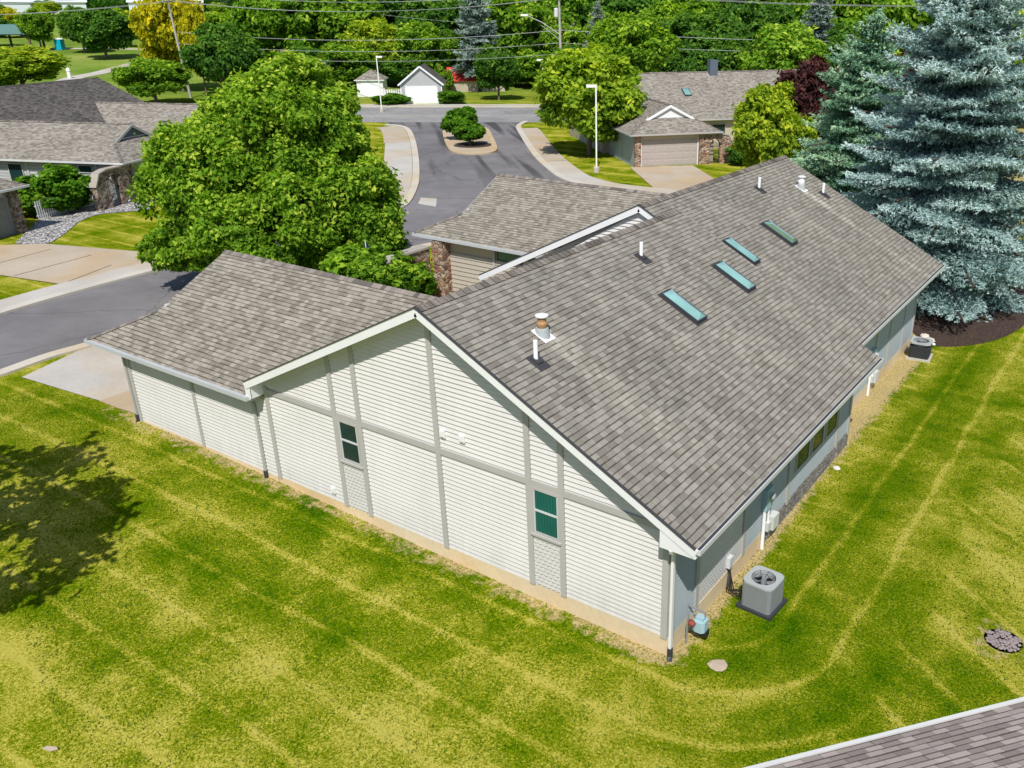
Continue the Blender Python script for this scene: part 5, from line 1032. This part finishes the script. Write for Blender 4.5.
# shrubs
sh=[asproto(deciduous('shrub',s_,14000,2.,1.8,.05,.075,'shrub',tr=.04,lobes=40,gap=.3,twig=10,spread=.04,multi=3)) for s_ in(51,52)]
def shrub(loc,w_,h,label,k=0,mat=None,group=None,name='shrub'): return plant(name,sh[k],loc,label,'shrub',group,(w_/2.05,w_/2.05,h/1.85),random.Random(int(loc[0]*9)).uniform(0,6),mat)
shrub((-21.4,12.0,.3),4.4,2.9,'large green shrub behind the ridge of the near garage',0,'midleaf')
shrub((-20.2,13.3,.3),1.7,1.7,'smaller green shrub between the large shrub and the stone arch',1)
shrub((-53.64,14.87,0.35),4.3,3.0,'big round clipped bush by the left stone arch',1,name='clipped_bush'); shrub((-54.11,13.18,0.35),3.0,2.2,'small dark green bush left of the big round bush',0,'midleaf')
shrub((-54.37,54.53,0.35),3.7,3.2,'large round clipped bush on the entrance island',0,'shrub',name='clipped_bush'); 
q=(-50.90,51.80,0.35); shrub((q[0],q[1],q[2]+.45),3.0,1.9,'smaller clipped bush on a short trunk at the front of the entrance island',1,'shrub',name='clipped_bush')
s=MB(); s.tube([(0,0,-.1),(0,0,1.)],.07,8); 
o=s.build('trunk',M['barkdark'],None); o.parent=bpy.data.objects.get('clipped_bush.002') or bpy.data.objects['clipped_bush.001']; o.location=(0,0,-.45)
shrub((-93.41,93.74,0.35),3.2,4.2,'green shrub at the right corner of the grey gabled garage',1,'midleaf')
shrub((-80.35,81.31,0.35),4.0,1.8,'low green bush beside the driveway of the grey garage',0); shrub((-87.28,76.20,0.35),4.4,1.5,'low green hedge in front of the white fence',1)
shrub((-86.08,76.74,0.35),3.2,1.4,'low green hedge beside the white garage door',0)
shrub((-24.13,55.66,0.35),2.6,1.9,'dark green bush beside the red brown stone wall',1,'dkleaf')
# --- the woods beyond the main road
names_=['tall tree in the dense woods beyond the main road']
wood=[
((-126.51,89.85,0.59,15.40,15.00),0,'midleaf'),
((-124.19,99.45,0.70,16.00,17.10),2,'midleaf'),
((-138.13,106.17,1.25,17.20,16.01),1,'maple'),
((-149.23,101.64,1.52,12.10,12.15),3,'dkleaf'),
((-160.16,102.67,1.97,9.90,11.74),0,'midleaf'),
((-186.83,117.23,3.51,7.40,10.48),2,'dkleaf'),
((-113.35,98.47,0.49,10.20,11.08),0,'yelleaf'),
((-128.55,117.69,1.27,16.20,17.21),2,'dkleaf'),
((-106.38,103.13,0.45,9.90,10.37),0,'midleaf'),
((-124.24,125.83,1.39,16.60,16.78),1,'midleaf'),
((-108.50,112.14,0.63,8.60,8.28),3,'dkleaf'),
((-96.53,117.14,0.53,15.50,15.97),0,'maple'),
((-101.91,132.26,1.00,16.70,17.01),1,'midleaf'),
((-85.93,116.39,0.41,9.90,10.01),2,'midleaf'),
((-86.21,108.39,0.36,5.80,8.58),0,'midleaf'),
((-91.65,109.84,0.39,4.30,6.70),2,'dkleaf'),
((-98.29,142.51,1.25,17.00,16.77),3,'dkleaf'),
((-86.28,142.46,0.99,16.40,17.82),1,'dkleaf'),
((-70.70,126.06,0.41,12.70,14.28),0,'midleaf'),
((-60.05,117.59,0.35,12.10,13.82),2,'dkleaf'),
((-67.76,141.39,0.67,16.70,18.31),0,'midleaf'),
((-58.41,134.15,0.43,14.50,13.58),1,'dkleaf'),
((-64.72,159.20,1.20,16.90,18.44),2,'midleaf'),
((-51.22,110.23,0.35,8.60,8.54),3,'dkleaf'),
((-55.14,104.92,0.35,7.60,7.50),3,'dkleaf'),
((-61.65,105.90,0.35,8.00,7.12),2,'dkleaf'),
((-41.03,132.55,0.36,16.10,15.35),0,'maple'),
((-39.63,146.34,0.53,17.10,16.07),2,'midleaf'),
((-34.26,110.83,0.35,10.30,10.01),3,'dkleaf'),
((-30.03,110.85,0.35,10.10,9.83),0,'maple'),
((-33.05,150.68,0.59,16.40,16.07),1,'midleaf'),
((-14.50,123.56,0.30,16.40,12.86),3,'midleaf'),
((-6.66,96.13,0.10,14.20,10.19),0,'midleaf'),
((-8.92,88.25,0.16,12.80,6.44),1,'yelleaf'),
((-21.59,131.96,0.35,16.00,13.93),0,'dkleaf'),
((-114.40,84.63,0.37,6.60,10.00),0,'dkleaf'),
((-112.19,90.02,0.39,7.10,11.24),2,'midleaf'),
((-111.78,94.26,0.42,4.10,6.96),3,'midleaf'),
((-106.38,97.82,0.40,4.70,7.65),1,'dkleaf'),
((-105.06,101.27,0.42,3.30,7.05),2,'midleaf'),
((-73.31,111.37,0.35,11.50,10.00),0,'midleaf'),
((-77.38,108.65,0.35,7.10,8.66),2,'dkleaf'),
((-103.07,120.86,0.72,12.50,12.73),3,'midleaf'),
((-117.22,130.17,1.32,16.60,16.76),0,'dkleaf'),
((-114.31,121.40,0.98,14.70,13.20),2,'dkleaf'),
((-109.92,148.09,1.76,17.60,19.92),0,'midleaf'),
((-146.40,124.55,2.11,17.00,19.93),1,'midleaf'),
((-88.15,162.40,1.79,17.60,19.93),3,'midleaf'),
((-66.32,176.60,1.97,17.30,19.93),0,'dkleaf'),
((-140.51,133.71,2.21,17.40,20.36),0,'midleaf'),
((-99.65,160.37,1.99,17.50,20.38),2,'midleaf'),
]

labs={'midleaf':'green tree in the dense woods beyond the main road','maple':'bright green tree in the dense woods beyond the main road','dkleaf':'dark green tree in the dense woods beyond the main road','yelleaf':'yellow green tree in the woods beyond the main road'}
for T_,k_,m_ in wood: tree(T_,labs[m_],k=k_,mat=m_,group=labs[m_].replace('tree','trees'))
# horizon tree belt, one mass
r=np.random.default_rng(77); pts=[];tt=[]
for i in range(260):
    a=RAD(33.06+16+i*.18+r.uniform(-.1,.1)); d=r.uniform(820,1000); x=6.7-math.sin(a)*d; y=-12.6+math.cos(a)*d; hh=r.uniform(11,15.5); wv=r.uniform(7,12)
    p=r.normal(size=(220,3)); p/=np.linalg.norm(p,axis=1)[:,None]; p*=r.uniform(.6,1,(220,1)); p=p*np.array([wv,wv,hh/2])+np.array([x,y,gz(x,y)+hh/2]); pts.append(p); tt.append(np.full(220,r.uniform(.1,.5)))
me=leafmesh('far_woods',np.concatenate(pts),1.6,7,'dkleaf',tint=np.concatenate(tt)); o=bpy.data.objects.new('far_woods',me); col.objects.link(o); tag(o,'dark belt of trees along the horizon at the far left','woods',kind='stuff')
# mid distance trees between park and horizon
for i in range(46):
    a=RAD(33.06+20+r.uniform(0,22)); d=r.uniform(330,640); x=6.7-math.sin(a)*d; y=-12.6+math.cos(a)*d; hh=r.uniform(4.5,7.5)
    tree((x,y,gz(x,y),hh,hh*1.5),'small green tree in the distance beyond the park',k=i%4,mat=['midleaf','dkleaf','yelleaf'][i%3],group='distant trees beyond the park')
# off frame tree whose shadow falls on the lower left lawn
plant('shade_tree',deciduous('shade_tree',91,9000,8.2,6.4,2.2,.20,'midleaf',tr=.16,lobes=26,gap=1.3,twig=12,spread=.06),(-15.2,-11.1,.2),'tree left of the picture that throws the dark shadow on the lawn','tree',None,(1.12,1.12,1.1),1.2,None)
# ------------------------------------------------------------------ grass tufts on the near lawn, one mass
r=np.random.default_rng(5); n=240000
X=r.uniform(-27,13,n); Y=r.uniform(-15,24,n)
fwx,fwy=-.545,.838; dx=X-6.7; dy=Y+12.6; dep=dx*fwx+dy*fwy; rgt=dx*fwy*1.+dy*-fwx*1.
ok=(dep>6)&(dep<44)&(rgt<dep*.62)&(rgt>-dep*.85)
ok&=~((X<.03)&(X>-20.)&(Y>-.04))&~((X<-19.)&(Y>-.2))&(X>-25)
ok&=~((X<-.6)&(Y>0))
X=X[ok];Y=Y[ok]; n=len(X); Z=.35*np.clip(-X/19,0,1)**2*(3-2*np.clip(-X/19,0,1))
a=r.uniform(0,6.28,n); hh=r.uniform(.02,.05,n)*np.where((Y>-.5)&(X<0),.9,1); lx=r.normal(size=n)*.03; ly=r.normal(size=n)*.03; wv=.014
v=np.empty((n,3,3),np.float32); v[:,0]=np.stack([X-np.cos(a)*wv,Y-np.sin(a)*wv,Z],1); v[:,1]=np.stack([X+np.cos(a)*wv,Y+np.sin(a)*wv,Z],1); v[:,2]=np.stack([X+lx,Y+ly,Z+hh],1)
M['blade']=leafmat('grass_blades',(.010,.045,.002),(.055,.13,.003),(.20,.24,.02),.15)
me=quads('grass_blades',v,'blade',r.uniform(0,1,n)); o=bpy.data.objects.new('grass_tufts',me); col.objects.link(o); tag(o,'short mown grass of the lawn around the duplex','grass',kind='stuff')
